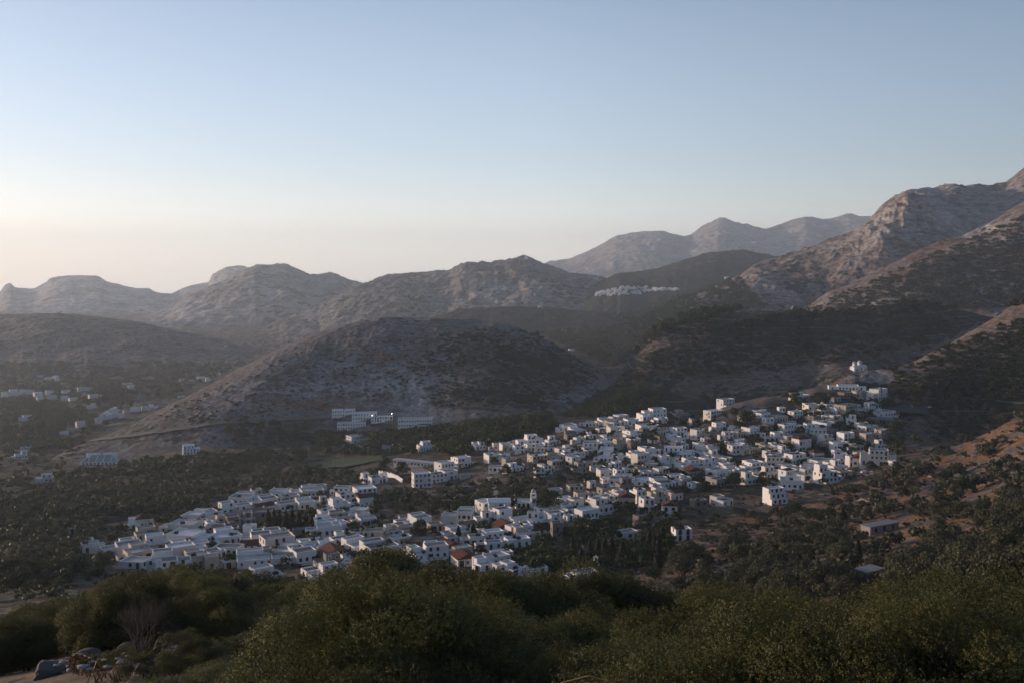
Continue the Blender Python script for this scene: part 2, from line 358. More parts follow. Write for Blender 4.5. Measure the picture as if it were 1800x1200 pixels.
HB = {
 'quarry_hill': ('quarry', (.42,.1,.25), [(560,680,170,30,'p',1,-10),(700,690,90,45,'p',1),(620,650,120,20,'p',.8),(560,680,190,45,'s',.02),(690,690,90,45,'s',.1),(430,690,130,60,'s',.4),(682,628,50,16,'g',1,20),(682,628,50,16,'s',0),(682,628,50,16,'p',0),(600,716,70,12,'g',1,10),(600,716,70,12,'p',.1,10),(505,712,60,14,'g',1),(505,712,60,14,'p',.1),
     (960,640,120,40,'s',.72),(900,690,120,30,'s',.6),(830,600,120,25,'s',.5),(1040,720,50,25,'s',.7),(240,750,140,40,'s',.62),(960,700,60,10,'p',1)]),  # left-flank scrub also darkens the sunlit side, shade put into the colour
 'wooded_hill': ('near', (.72,.25,.15), [(1240,595,100,28,'g',1,-20),(1230,600,80,22,'s',.3),(1420,640,160,40,'s',.45),(1300,660,120,30,'s',.4),(1300,640,150,40,'p',.35),(1400,575,200,25,'s',.85),(1100,690,60,30,'s',.8),(1600,620,120,20,'s',.5)]),
 'spur_hill': ('near', (.55,.3,.35), [(1680,600,140,12,'g',1,-28),(1680,600,140,12,'s',.35,-28),(1780,560,80,30,'g',.9),(1780,560,60,20,'s',.42),(1560,660,50,10,'p',1),(1560,660,60,14,'s',.05),(1760,600,60,40,'p',.5),(1650,700,200,40,'s',.75)]),
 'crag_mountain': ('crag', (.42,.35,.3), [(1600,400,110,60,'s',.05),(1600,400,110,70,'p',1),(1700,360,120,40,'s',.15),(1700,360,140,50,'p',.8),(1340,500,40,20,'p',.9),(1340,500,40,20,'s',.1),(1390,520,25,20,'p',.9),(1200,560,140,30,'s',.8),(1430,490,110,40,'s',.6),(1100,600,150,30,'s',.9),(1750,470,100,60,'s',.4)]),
 'near_mountain_spur': ('crag', (.38,.75,.15), [(1600,480,120,50,'g',1),(1740,400,80,30,'p',.8),(1760,530,60,30,'p',1,30),(1500,530,100,20,'p',.7),(1500,530,90,25,'s',.3),(1400,560,60,20,'s',.6)]),
 'dark_middle_hill': ('mid', (.85,.2,.1), []),
 'centre_ridge': ('mid', (.5,.1,.35), [(880,515,120,25,'p',.9),(880,515,100,25,'s',.3),(560,550,80,25,'p',.8)]),
 'valley_ridge': ('mid', (.85,.2,.1), []),
 'left_low_hill': ('near', (.6,.1,.35), [(150,640,300,30,'s',.5)]),
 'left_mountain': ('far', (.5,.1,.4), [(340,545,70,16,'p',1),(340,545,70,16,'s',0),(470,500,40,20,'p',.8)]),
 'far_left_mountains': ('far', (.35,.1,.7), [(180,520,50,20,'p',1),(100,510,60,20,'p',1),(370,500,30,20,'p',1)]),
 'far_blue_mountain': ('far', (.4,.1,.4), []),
}
for name, (mk, base, blobs) in HB.items():
    K, FT = HILLS[name][0], HILLS[name][1]
    a0 = (K[0,0]-900)/F; a1 = (K[-1,0]-900)/F
    d0 = FT[:,1].min()*.99; d1 = K[:,2].max()*1.3
    big = name in ('crag_mountain','quarry_hill','spur_hill','wooded_hill','near_mountain_spur')
    na = int(min(1000, (min(a1,.8)-max(a0,-.8))/.0010)); aa = np.linspace(max(a0,-.8)+1e-4, min(a1,.8)-1e-4, na)
    ka = np.array([aq(k[0], k[1])[0] for k in K]); dcc = np.interp(aa, ka, K[:,2]); dff = np.interp(aa, (FT[:,0]-900)/F, FT[:,1])
    tt = np.r_[np.linspace(-.02, 1.0, 300 if big else 170), 1+np.linspace(.006, .8, 45)]; nd = len(tt)
    D2 = dff[None]+(dcc-dff)[None]*tt[:,None]; A2 = aa[None]+0*D2; hz = hill_z(name, A2, D2); g = bilin(Zg, A2, np.log(D2))
    keep = hz > g-6
    V = np.stack([A2*D2, D2, hz], -1).reshape(-1, 3)
    i = np.arange(nd-1)[:,None]*na+np.arange(na-1)[None]; Fq = np.stack([i, i+1, i+na+1, i+na], -1).reshape(-1, 4)
    Fq = Fq[keep.reshape(-1)[Fq].all(1)]
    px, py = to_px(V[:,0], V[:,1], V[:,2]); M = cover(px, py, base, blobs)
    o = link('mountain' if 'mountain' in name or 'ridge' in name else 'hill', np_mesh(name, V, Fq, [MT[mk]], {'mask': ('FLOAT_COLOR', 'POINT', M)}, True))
    tag(o, kind='structure')
# ------------------------------------------------------------------ building kit
def plaster(name, c, dirt=.18, rough=.85):
    t = NT(name); p = t.pos(.7); n = t.noise(p, 1, 6, .65); g = t.pos((2.2, 2.2, .35)); m = t.noise(g, 1, 5, .6)
    f = t.math('MULTIPLY', t.ramp(t.math('ADD', t.math('MULTIPLY', n, .5), t.math('MULTIPLY', m, .5)), .42, .68), dirt*3, True)
    cc = t.mix(f, c, tuple(v*.68*w for v, w in zip(c, (1, .96, .9))))
    t.bump(t.noise(p, 9, 4, .6), .3, .02); return t.col(cc, rough)
def stonework(name, c):
    t = NT(name); p = t.pos(1); v = t.n('ShaderNodeTexVoronoi'); v.inputs['Scale'].default_value = 2.4; t.l(p, v.inputs['Vector'])
    n = t.noise(p, .8, 6, .6); cc = t.mix(t.ramp(n, .35, .65), tuple(q*.72 for q in c), c)
    cc = t.mix(t.math('MULTIPLY', v.outputs['Distance'], .5), cc, tuple(q*.45 for q in c))
    t.bump(v.outputs['Distance'], .5, .06); return t.col(cc, .95)
def tiles(name, c):
    t = NT(name); g = t.n('ShaderNodeTexCoord'); w = t.n('ShaderNodeTexWave'); t.l(g.outputs['Object'], w.inputs['Vector']); w.inputs['Scale'].default_value = 2.2; w.inputs['Distortion'].default_value = .4
    n = t.noise(t.pos(1.3), 1, 6, .7); cc = t.mix(t.ramp(n, .3, .7), tuple(q*.55 for q in c), c); cc = t.mix(t.math('MULTIPLY', w.outputs['Fac'], .35), cc, tuple(q*.4 for q in c))
    t.bump(w.outputs['Fac'], .7, .06); return t.col(cc, .9)
def plain(name, c, rough=.6, metal=0):
    t = NT(name); t.b.inputs['Metallic'].default_value = metal
    n = t.noise(t.pos(1.1), 1, 5, .6); return t.col(t.mix(t.ramp(n, .3, .7), tuple(q*.8 for q in c), c), rough)
MW = {'W': [plaster('white_plaster', (.82,.805,.785), .10), plaster('bright_whitewash', (.86,.85,.84), .07), plaster('aged_whitewash', (.72,.69,.65), .25), plaster('off_white_plaster', (.78,.745,.69), .18)],
      'C': [plaster('cream_plaster', (.60,.52,.42), .22), plaster('sand_plaster', (.52,.46,.38), .25)],
      'S': [stonework('grey_rubble_stone', (.33,.29,.255)), stonework('brown_rubble_stone', (.30,.245,.20)), plaster('bare_grey_render', (.38,.365,.35), .3)]}
MR = {'flat': [plaster('pale_roof_screed', (.50,.50,.51), .3), plaster('grey_roof_screed', (.28,.275,.28), .35), plaster('white_roof_paint', (.68,.69,.72), .16), plaster('dark_roof_felt', (.20,.195,.20), .3)],
      'red': [tiles('red_clay_tile', (.17,.055,.036)), tiles('brown_clay_tile', (.14,.06,.042))], 'ochre': [tiles('ochre_clay_tile', (.42,.25,.12))]}
GLASS = plain('dark_pane', (.022,.026,.032), .25); GLASS.node_tree.nodes['Principled BSDF'].inputs['Specular IOR Level'].default_value = .5
FR = {'brown': plain('brown_joinery', (.10,.05,.028)), 'blue': plain('blue_joinery', (.035,.085,.24)), 'white': plain('white_joinery', (.72,.72,.72)), 'green': plain('green_joinery', (.03,.09,.055))}
IRON = plain('dark_iron', (.03,.03,.032), .5, .6); STEEL = plain('grey_steel', (.35,.36,.37), .4, .7); WOOD = plain('grey_wood', (.13,.10,.075), .85); CONC = plain('concrete', (.36,.35,.34), .9)
DOME = plain('grey_dome_paint', (.42,.44,.48), .6); SOLAR = plain('solar_panel_glass', (.02,.025,.04), .15); ASPH = plain('asphalt', (.055,.055,.058), .9); DIRT = plain('dirt_road', (.16,.135,.115), .95)
CLOTH = plain('canvas_awning', (.42,.24,.10), .9)

class MB:
    def __init__(s): s.v = []; s.f = []; s.m = []
    def quad(s, a, b, c, d, m=0):
        i = len(s.v); s.v += [a, b, c, d]; s.f.append((i, i+1, i+2, i+3)); s.m.append(m)
    def tri(s, a, b, c, m=0):
        i = len(s.v); s.v += [a, b, c]; s.f.append((i, i+1, i+2)); s.m.append(m)
    def box(s, x0, x1, y0, y1, z0, z1, m=0):
        i = len(s.v); s.v += [(x0,y0,z0),(x1,y0,z0),(x1,y1,z0),(x0,y1,z0),(x0,y0,z1),(x1,y0,z1),(x1,y1,z1),(x0,y1,z1)]
        for f in ((0,3,2,1),(4,5,6,7),(0,1,5,4),(1,2,6,5),(2,3,7,6),(3,0,4,7)): s.f.append(tuple(i+k for k in f)); s.m.append(m)
        return s
    def tube(s, p, q, r0, r1=None, n=6, m=0, cap=True):
        r1 = r0 if r1 is None else r1; p = Vector(p); q = Vector(q); d = (q-p).normalized()
        u = d.orthogonal().normalized(); w = d.cross(u); i = len(s.v)
        for c, r in ((p, r0), (q, r1)):
            for k in range(n): t = 2*math.pi*k/n; s.v.append(tuple(c+(u*math.cos(t)+w*math.sin(t))*r))
        for k in range(n): s.f.append((i+k, i+(k+1)%n, i+n+(k+1)%n, i+n+k)); s.m.append(m)
        if cap: s.f.append(tuple(i+n+k for k in range(n))); s.m.append(m)
        return s
    def lathe(s, prof, n=12, c=(0,0,0), m=0):
        i = len(s.v)
        for r, z in prof:
            for k in range(n): t = 2*math.pi*(k+.5)/n; s.v.append((c[0]+r*math.cos(t), c[1]+r*math.sin(t), c[2]+z))
        for j in range(len(prof)-1):
            for k in range(n): s.f.append((i+j*n+k, i+j*n+(k+1)%n, i+(j+1)*n+(k+1)%n, i+(j+1)*n+k)); s.m.append(m)
        return s
    def mesh(s, name, mats):
        me = bpy.data.meshes.new(name); me.from_pydata([tuple(v) for v in s.v], [], s.f)
        for q in mats if isinstance(mats, (list, tuple)) else [mats]: me.materials.append(q)
        me.polygons.foreach_set('material_index', s.m); me.update(); return me
    def obj(s, name, mats, parent=None, loc=None, rz=0): return link(name, s.mesh(name, mats), parent, loc, rz)
def empty(name, loc, rz=0):
    o = bpy.data.objects.new(name, None); COL.objects.link(o); o.location = loc; o.rotation_euler = (0, 0, rz); o.empty_display_size = .5; return o

def window_mesh(fr, w=.95, h=1.2, arch=False):
    b = MB(); t = .09
    b.box(-w/2, -w/2+t, -.06, .0, 0, h); b.box(w/2-t, w/2, -.06, .0, 0, h); b.box(-w/2+t, w/2-t, -.06, .0, 0, t); b.box(-w/2+t, w/2-t, -.06, .0, h-t, h)
    b.box(-.025, .025, -.05, .0, t, h-t); b.box(-w/2-.06, w/2+.06, -.12, .0, -.07, -.002)
    b.quad((-w/2+t,-.03,t), (w/2-t,-.03,t), (w/2-t,-.03,h-t), (-w/2+t,-.03,h-t), 1)
    if arch:
        n = 8; i = len(b.v)
        P = [(w/2*math.cos(math.pi*k/n), -.04, h+w/2*math.sin(math.pi*k/n)) for k in range(n+1)]
        b.v += P; b.f.append(tuple(range(i+n, i-1, -1))); b.m.append(1)
    return b.mesh('window', [FR[fr], GLASS])
def door_mesh(fr, w=1.05, h=2.15, glass=False):
    b = MB(); b.box(-w/2, -w/2+.1, -.07, 0, 0, h); b.box(w/2-.1, w/2, -.07, 0, 0, h); b.box(-w/2+.1, w/2-.1, -.07, 0, h-.1, h)
    b.box(-w/2+.1, w/2-.1, -.03, 0, 0, h-.1, 1); b.box(-w/2+.25, w/2-.25, -.045, -.03, 1.05, h-.3, 2)
    return b.mesh('door', [FR[fr], GLASS if glass else FR[fr], GLASS])
WIN = {k: window_mesh(k) for k in FR}; WINA = {k: window_mesh(k, 1.0, 1.1, True) for k in ('brown', 'blue')}
WINB = {k: window_mesh(k, 1.5, 1.25) for k in ('brown', 'white')}
DR = {k: door_mesh(k) for k in FR}; DRG = {k: door_mesh(k, 1.6, 2.2, True) for k in ('brown', 'white')}
BIGARCH = window_mesh('brown', 1.3, 1.4, True)
def _tank():
    b = MB(); b.tube((-.65,.25,1.0), (.65,.25,1.0), .27, n=10); b.tube((.65,.25,1.0),(-.65,.25,1.0), .27, n=10)
    b.quad((-.9,-.9,.15),(.9,-.9,.15),(.9,.15,.95),(-.9,.15,.95),1); b.quad((-.9,.15,.91),(.9,.15,.91),(.9,-.9,.11),(-.9,-.9,.11),0)
    for x in (-.6,.6): b.tube((x,.25,0),(x,.25,.8),.035,n=4)
    return b.mesh('water_heater', [STEEL, SOLAR])
TANK = _tank()
def _chim(): b = MB(); b.box(-.28,.28,-.28,.28,0,.95); b.box(-.36,.36,-.36,.36,.95,1.06); b.box(-.14,.14,-.14,.14,1.06,1.22,1); return b.mesh('chimney', [MW['W'][0], IRON])
CHIM = _chim()
def _ant(): b = MB(); b.tube((0,0,0),(0,0,2.2),.025,n=4); [b.tube((-.5+.05*k,0,1.5+.15*k),(.5-.05*k,0,1.5+.15*k),.012,n=4) for k in range(5)]; return b.mesh('antenna', [STEEL])
ANT = _ant()

def shell(b, x0, x1, y0, y1, z0, z1, ph=.4, t=.22, m=0):      # outer walls with a parapet round a sunk roof
    o = [(x0,y0),(x1,y0),(x1,y1),(x0,y1)]; i = [(x0+t,y0+t),(x1-t,y0+t),(x1-t,y1-t),(x0+t,y1-t)]
    for k in range(4):
        a, c = o[k], o[(k+1)%4]; e, g = i[k], i[(k+1)%4]
        b.quad((*a,z0),(*c,z0),(*c,z1),(*a,z1),m); b.quad((*a,z1),(*c,z1),(*g,z1),(*e,z1),m); b.quad((*g,z1-ph),(*e,z1-ph),(*e,z1),(*g,z1),m)
    return (x0+t, x1-t, y0+t, y1-t, z1-ph-.12, z1-ph)
def openings(root, W, D, H, rnd, fr, y0=0, x0=None, x1=None, z0=0, dens=1.0, doors=True, style='n', sides=True):
    x0 = -W/2 if x0 is None else x0; x1 = W/2 if x1 is None else x1
    nf = max(1, int(round((H)/3.05))); fh = H/nf if nf > 1 else H
    wn = link
    def row(n, a, c, mk, ground):
        dpos = rnd.randrange(n) if (ground and doors) else -1
        for k in range(n):
            if rnd.random() > dens and k != dpos: continue
            p = a+(c-a)*(k+.5)/n; mk(p, k == dpos)
    for f in range(nf):
        z = z0+f*fh; wz = z+.95 if fh > 2.6 else z+.7
        n = max(1, int((x1-x0)/(2.3 if style != 'a' else 2.6)))
        upper_door = f > 0 and rnd.random() < .3
        def mk(p, dd, z=z, wz=wz):
            if dd or (upper_door and rnd.random() < .35): o = link('door', DR[fr] if rnd.random() < .8 else DRG['brown'], root, (p, y0, z+(.02 if fh > 2.3 else -.1)))
            elif style == 'a': link('window', BIGARCH, root, (p, y0, z+.1))
            else: link('window', (WINA.get(fr, WIN[fr]) if rnd.random() < .12 else WIN[fr]) if rnd.random() < .88 else WINB['brown'], root, (p, y0, wz))
        row(n, x0+.25, x1-.25, mk, f == 0)
        if sides:
            for sgn, px in ((-1, x0), (1, x1)):
                m = max(1, int(D/3.2))
                for k in range(m):
                    if rnd.random() < .55: link('window', WIN[fr], root, (px, y0+D*(k+.5)/m, wz), rad(-90) if sgn < 0 else rad(90))
def pitched(name, W, D, H, rise, mat, root, hip=False, axis='x', ov=.3, base=0):
    b = MB(); x, y0, y1, h = W/2+ov, -ov, D+ov, H; yc = D/2; t = .16
    if axis == 'x':
        r = (x-min(x*.75, (y1-y0)/2)) if hip else x
        A, B, C_, D_ = (-x,y0,h),(x,y0,h),(x,y1,h),(-x,y1,h); R0, R1 = (-r,yc,h+rise),(r,yc,h+rise)
        up = lambda p: (p[0], p[1], p[2]+t)
        b.quad(up(A),up(B),up(R1),up(R0)); b.quad(up(C_),up(D_),up(R0),up(R1)); b.tri(up(B),up(C_),up(R1)); b.tri(up(D_),up(A),up(R0))
    else:
        A, B, C_, D_ = (-x,y0,h),(x,y0,h),(x,y1,h),(-x,y1,h); R0, R1 = (0,y0,h+rise),(0,y1,h+rise)
        up = lambda p: (p[0], p[1], p[2]+t)
        b.quad(up(B),up(C_),up(R1),up(R0)); b.quad(up(D_),up(A),up(R0),up(R1)); b.tri(up(A),up(B),up(R0)); b.tri(up(C_),up(D_),up(R1))
    for p, q in ((A,B),(B,C_),(C_,D_),(D_,A)): b.quad(p, q, up(q), up(p))
    b.quad(D_, C_, B, A)
    o = b.obj(name, mat, root); return o

NUMW = ['', 'one-storey', 'two-storey', 'three-storey', 'four-storey', 'five-storey']
THINGS = []                 # everything that still needs a label: (object, category, words, px, py)
def reg(o, cat, words, px, py, group=None, size=0):
    THINGS.append(dict(o=o, cat=cat, w=words, x=px, y=py, size=size)); o['category'] = cat
    if group: o['group'] = group
    return o
# ------------------------------------------------------------------ houses: photo x, foot y, width, height, kind
HS = """249 928 31 20 H/232 931 18 8 W/255 951 44 14 C/320 940 56 20 W/320 957 66 18 Wa/338 919 38 16 W/373 918 28 14 W/220 975 45 18 W/236 986 48 17 C/269 985 20 12 S/232 999 54 11 W/282 999 44 12 W
312 982 50 22 W/344 997 42 22 C/370 1001 23 24 C/398 977 52 16 W/394 958 52 16 W/380 945 30 10 S/405 936 24 9 W/436 950 20 28 W/455 958 36 20 W/483 968 60 24 Wb/497 948 30 10 W/442 997 60 14 W/498 986 42 18 C/421 887 44 14 W/452 891 26 9 r/469 889 34 14 W
488 875 32 14 W/528 866 50 9 W/545 873 42 12 W/503 897 42 14 W/535 895 32 14 W/507 881 34 10 W/561 892 26 18 C/596 900 38 24 W/607 885 32 18 W/639 874 42 16 W/444 912 46 13 S/572 912 32 16 W/565 928 32 16 W/575 942 44 18 W/597 938 34 18 W/631 908 34 14 W/643 924 34 14 W/624 948 24 15 W/595 958 36 12 W/528 940 36 11 S
531 990 44 22 Wl/580 986 56 20 g/566 1022 62 26 Wl/545 1015 36 14 W/604 1016 22 22 W/415 1021 46 13 R/467 1025 54 12 W/580 1050 30 11 W/633 970 50 13 W/541 962 42 12 W/400 998 40 8 C
155 972 30 18 W/148 962 24 10 C/124 938 13 9 S/627 778 40 13 W/745 792 26 16 W/680 788 20 4 W/780 832 34 20 W/812 821 30 18 W/740 857 34 26 W/768 848 36 16 W/789 843 30 16 W/645 849 26 18 W/659 850 25 12 W/817 841 20 8 C/687 944 28 12 W/701 959 42 16 W/712 922 25 15 S/740 926 35 18 W/790 926 30 22 W/794 940 25 16 c/817 914 30 16 W/824 928 26 9 O/850 923 36 22 W/886 938 44 20 s/907 941 38 18 W/947 937 44 9 R/941 925 34 24 W/923 918 22 10 W/975 910 36 8 W/978 922 26 9 W
1032 912 42 17 W/1058 901 42 24 W/1000 915 20 9 W/1023 877 28 12 C/1013 890 28 14 W/992 885 24 12 W/976 868 26 9 W/1040 857 16 12 W/1011 862 30 9 C/1065 868 30 12 S/879 957 34 9 W/923 948 34 9 C/881 984 42 14 W/667 980 64 20 W/712 975 26 14 W/765 982 44 24 W/736 987 26 15 W/815 995 46 22 g/771 952 24 12 t/792 956 24 14 W/845 943 16 12 W/851 1005 30 14 W/879 1009 26 18 W/905 1013 32 14 W/942 1011 42 14 W/1028 1019 50 11 W/845 986 22 10 S/606 995 16 20 W/617 960 34 12 W
843 790 22 13 W/873 790 16 7 W/890 791 22 11 W/910 781 20 7 W/938 780 33 16 W/932 787 20 7 W/912 797 20 14 W/868 813 30 14 W/892 816 20 11 C/905 828 30 14 W/872 829 26 10 W/929 823 22 9 S/945 815 35 15 C/973 819 21 10 C/948 839 20 17 W/960 832 20 15 W/984 801 18 14 W/999 757 30 11 W/1014 763 24 9 W/1008 820 26 18 W/1005 770 26 7 S/1017 778 18 10 W/1039 792 25 14 W/1037 798 22 8 W/1066 786 26 10 W/1067 801 24 12 W/1067 812 24 10 W/1037 820 24 9 C/1043 750 26 8 W/1068 748 30 10 W/1092 737 26 8 W/1056 760 18 8 r/1083 750 30 9 C/1110 746 26 10 W
1157 733 31 15 W/1134 738 18 10 W/1163 743 24 9 W/1193 730 26 9 C/1204 735 26 8 S/1221 747 18 11 C/1137 756 36 9 W/1139 765 30 12 S/1163 765 26 9 C/1101 765 14 7 W/1171 756 26 9 R/1227 772 24 18 W/1212 770 18 9 W/1114 779 24 9 t/1090 775 24 8 C/1148 779 18 8 R/1163 777 16 11 S/1185 780 30 12 W/1170 790 18 10 R/1140 800 26 13 W/1193 805 46 18 W/1127 818 32 22 W/1092 809 22 8 W/1084 821 18 10 W/1063 838 28 13 W/1104 830 20 8 W/1095 853 44 12 W/1163 834 28 12 r/1135 839 24 11 W/1219 838 32 17 s/1192 820 26 14 W/1222 822 32 15 W/1134 852 34 10 W/1170 858 38 11 W/1206 852 22 11 S/1080 872 18 10 C/1103 889 28 22 c/1125 885 22 26 W/1163 884 30 20 C/1189 879 24 16 R/1178 910 26 28 a/1230 890 30 12 S/1103 948 40 14 W/1200 950 36 21 A/1275 890 30 12 W/1140 926 34 7 S
1277 713 30 12 W/1256 733 34 12 W/1265 756 24 14 W/1408 702 36 13 W/1494 686 36 9 W/1547 703 29 20 W/1488 700 24 11 S/1508 698 18 11 C/1525 702 16 14 S/1470 706 18 9 S/1490 728 38 17 C/1430 721 28 10 W/1460 716 28 7 W/1473 728 12 11 W/1400 735 25 13 W/1340 728 18 8 W/1374 723 14 8 W/1372 742 28 11 C/1340 741 32 8 S/1433 747 22 17 S/1468 745 34 14 C/1455 754 30 12 W/1383 763 27 18 W/1367 776 22 17 W/1344 776 24 14 W/1323 763 27 12 W/1300 769 24 11 C/1280 772 20 13 W/1261 769 20 10 S/1441 768 28 14 W/1465 764 22 10 S/1490 776 27 16 W/1510 770 20 14 S/1528 779 27 18 C/1528 757 32 9 W/1561 732 32 10 W/1554 744 42 8 S
1252 786 28 10 R/1284 782 18 9 R/1231 788 24 11 W/1294 798 27 16 W/1320 797 25 10 C/1254 797 22 11 W/1411 792 32 24 H/1400 815 36 18 W/1376 798 26 14 W/1437 806 27 15 k/1420 777 42 11 S/1454 788 30 10 S/1478 790 32 13 r/1480 812 22 15 W/1510 793 20 10 C/1548 818 32 28 W/1570 817 12 7 W/1364 820 31 18 W/1328 828 32 16 W/1358 840 35 20 W/1320 851 32 22 W/1389 833 27 14 W/1418 846 32 22 W/1454 848 40 32 W/1444 821 40 13 W/1395 859 40 16 W/1366 886 40 27 T/1244 820 28 16 W/1277 822 36 16 W/1282 830 22 12 W/1263 839 38 14 W/1265 854 30 13 Sa/1205 850 20 12 W
8 697 14 9 W/25 694 22 10 W/40 690 14 6 W/50 692 14 7 W/64 697 14 8 W/68 702 10 5 W/85 693 14 7 W/90 701 18 6 W/114 690 14 4 W/112 703 14 7 W/127 704 16 5 W/148 686 26 6 W/150 696 10 6 C/162 699 16 6 W/174 697 8 4 W/68 663 10 3 W/82 667 12 4 W/94 665 14 5 W/100 669 8 4 W/136 651 5 3 W/222 677 16 4 C/229 682 11 5 W/159 718 16 9 W/42 739 22 9 W/172 743 12 9 W/181 738 14 11 W/191 736 14 10 W/202 733 14 11 W/212 734 10 8 W/198 722 16 6 W/186 728 10 7 W/222 726 14 6 C/236 723 14 7 W/254 721 14 7 W/268 717 16 6 W/110 763 14 4 W/124 758 16 6 C/139 752 16 11 W/140 744 12 4 W/317 699 14 3 C/319 669 8 3 W/336 669 8 2 W/352 665 14 3 W/365 669 9 6 W/34 806 20 13 W/43 795 18 10 W/73 848 26 13 W/333 798 28 16 W/245 699 6 3 W/385 660 4 6 W
603 732 39 13 Wq/640 738 42 14 Wq/671 742 36 11 Wq/617 755 48 13 Wq/729 750 57 15 Wq/1550 935 60 12 v/1532 1022 34 8 v/397 610 5 3 W"""
def build_house(px, py, wp, hp, kind, seed):
    rnd = random.Random(seed)
    p = hit(px, py)
    if p is None: return
    d = p.y; sc = math.hypot(1, p.x/p.y)*d/F
    wm = max(3.2, wp*1.06*d/F); hm = max(2.3, hp*d/F)
    psi = rnd.uniform(16, 40) if rnd.random() < .86 else -rnd.uniform(5, 18)
    if kind[-1] in 'q': psi = 6
    if kind == 'Wl': psi = 32
    if kind in ('a', 'A', 'T'): psi = -6 if kind == 'a' else (12 if kind == 'A' else 18)
    view = math.degrees(math.atan(p.x/p.y)); eff = rad(abs(psi+view))
    far = d > 1050
    ratio = {'g': 1.0, 'Wq': .3, 'v': .3}.get(kind, rnd.uniform(.6, .85))
    W = wm/(math.cos(eff)+ratio*math.sin(eff)); D = max(W*ratio, 3.0)
    D = min(D, 10); H = hm
    g0 = float(height(p.x, p.y))
    root = empty('house' if kind[0] != 'v' else 'shed', (p.x, p.y+D*.5, g0), rad(psi))
    k0 = kind[0]; white = k0 in 'WRHaATgrtkO'
    key = 'S' if k0 in 'Ssv' else ('C' if k0 in 'Cc' else 'W')
    wmats = MW[key]; wmat = wmats[rnd.choices(range(len(wmats)), [4,4,2,2][:len(wmats)])[0]] if key != 'S' else rnd.choice(wmats)
    if kind in ('T', 'Wq', 'a'): wmat = MW['W'][1]
    fr = rnd.choices(['brown', 'blue', 'white', 'green'], [7, 1.2, 1.2, .6])[0]
    if kind == 'Wl': fr = 'blue'
    off = -D/2                                          # front face
    sub = empty('x', (0,0,0)) if False else None
    b = MB(); words = None; roofd = None
    Y0, Y1 = -D/2, D/2
    fl = max(1, int(round(H/3.05))); flw = NUMW[min(fl, 5)]
    colw = {'S': 'grey stone', 'C': 'cream', 'W': 'white'}[key]
    class R0: pass
    if k0 in 'WCS' :
        rm = rnd.choices(MR['flat'], [4, 5, 3, 2] if key != 'S' else [1, 4, 0, 3])[0]
        upper = W > 6 and H > 4.4 and rnd.random() < .45 and kind[-1] not in 'qb'
        if kind == 'Wb': upper = False
        Hm = H*(.6 if H > 4.6 else .5) if upper else H
        r = shell(b, -W/2, W/2, Y0, Y1, -4.0, Hm)
        rb = MB(); rb.box(*r)
        if upper:
            s = rnd.choice((-1, 1)); uw = W*rnd.uniform(.45, .7); ux0, ux1 = (-W/2+.3, -W/2+.3+uw) if s < 0 else (W/2-.3-uw, W/2-.3)
            uy0 = Y0+D*rnd.uniform(.25, .4)
            r2 = shell(b, ux0, ux1, uy0, Y1-.3, Hm-.45, H, .25); MB().box(*r2).obj('roof', rm, root)
        if not far and kind not in ('Wq', 'Wb') and hp > 6:          # wings, sheds and back rooms grown onto the house
            for sg in (-1, 1):
                if rnd.random() < .42:
                    ww = rnd.uniform(.3, .6)*W; wd = D*rnd.uniform(.45, .8); wh = min(Hm*.8, rnd.uniform(2.4, 3.3)) if rnd.random() < .8 else Hm*rnd.uniform(.6, .85)
                    wy = rnd.uniform(Y0+.3, Y1-wd-.1); xa = W/2-.02 if sg > 0 else -W/2+.02-ww
                    r2 = shell(b, xa, xa+ww, wy, wy+wd, -4, wh, .3); MB().box(*r2).obj('roof', rm, root)
                    link('window' if rnd.random() < .5 else 'door', WIN[fr], root, (xa+ww/2, wy, .9)) if rnd.random() < .5 else link('door', DR[fr], root, (xa+ww*.4, wy, .02))
            if rnd.random() < .45:
                ww = W*rnd.uniform(.5, .95); xa = rnd.uniform(-W/2, W/2-ww); wh = rnd.uniform(2.6, 3.2)+Hm*.35
                r2 = shell(b, xa+.01, xa+ww-.01, Y1-.02, Y1+rnd.uniform(2.5, 5), -4, wh, .3); MB().box(*r2).obj('roof', rm, root)
            if rnd.random() < .35:                                   # terrace in front with a low wall
                ww = W*rnd.uniform(.5, 1.0); xa = rnd.uniform(-W/2, W/2-ww); td = rnd.uniform(1.5, 3)
                r2 = shell(b, xa+.015, xa+ww-.015, Y0-td, Y0+.02, -4, rnd.choice((.5, .9)), .45, .2); MB().box(*r2).obj('roof', rm, root)
        b.obj('wall', wmat, root); rb.obj('roof', rm, root)
        if not far:
            st = 'a' if kind.endswith('a') else 'n'
            if hp > 5: openings(root, W, D, Hm, rnd, fr, Y0, dens=.95 if kind[-1] == 'q' else .78, style=st)
            if upper and hp > 8:
                n = max(1, int(uw/2.4))
                for k in range(n): link('window' if k else 'door', WIN[fr] if k else DR[fr], root, (ux0+uw*(k+.5)/n, uy0, Hm-.38+(.75 if k else 0)))
            if (rnd.random() < .22 or kind == 'Wb') and Hm > 5 and hp > 12:          # balcony
                bw = W*(.5 if kind != 'Wb' else .9); bx = rnd.uniform(-W/2+.2, W/2-bw-.2) if kind != 'Wb' else -bw/2; bz = Hm/max(2, round(Hm/3.05))
                bb = MB(); bb.box(bx, bx+bw, Y0-1.2, Y0, bz-.18, bz); bb.box(bx, bx+bw, Y0-1.2, Y0-1.12, bz+.003, bz+.95 if rnd.random() < .5 else bz+.2)
                for q in range(int(bw/.4)+1): bb.tube((bx+.04+q*(bw-.08)/int(bw/.4), Y0-1.16, bz), (bx+.04+q*(bw-.08)/int(bw/.4), Y0-1.16, bz+1), .025, n=4, m=1)
                bb.obj('balcony', [wmat, IRON], root)
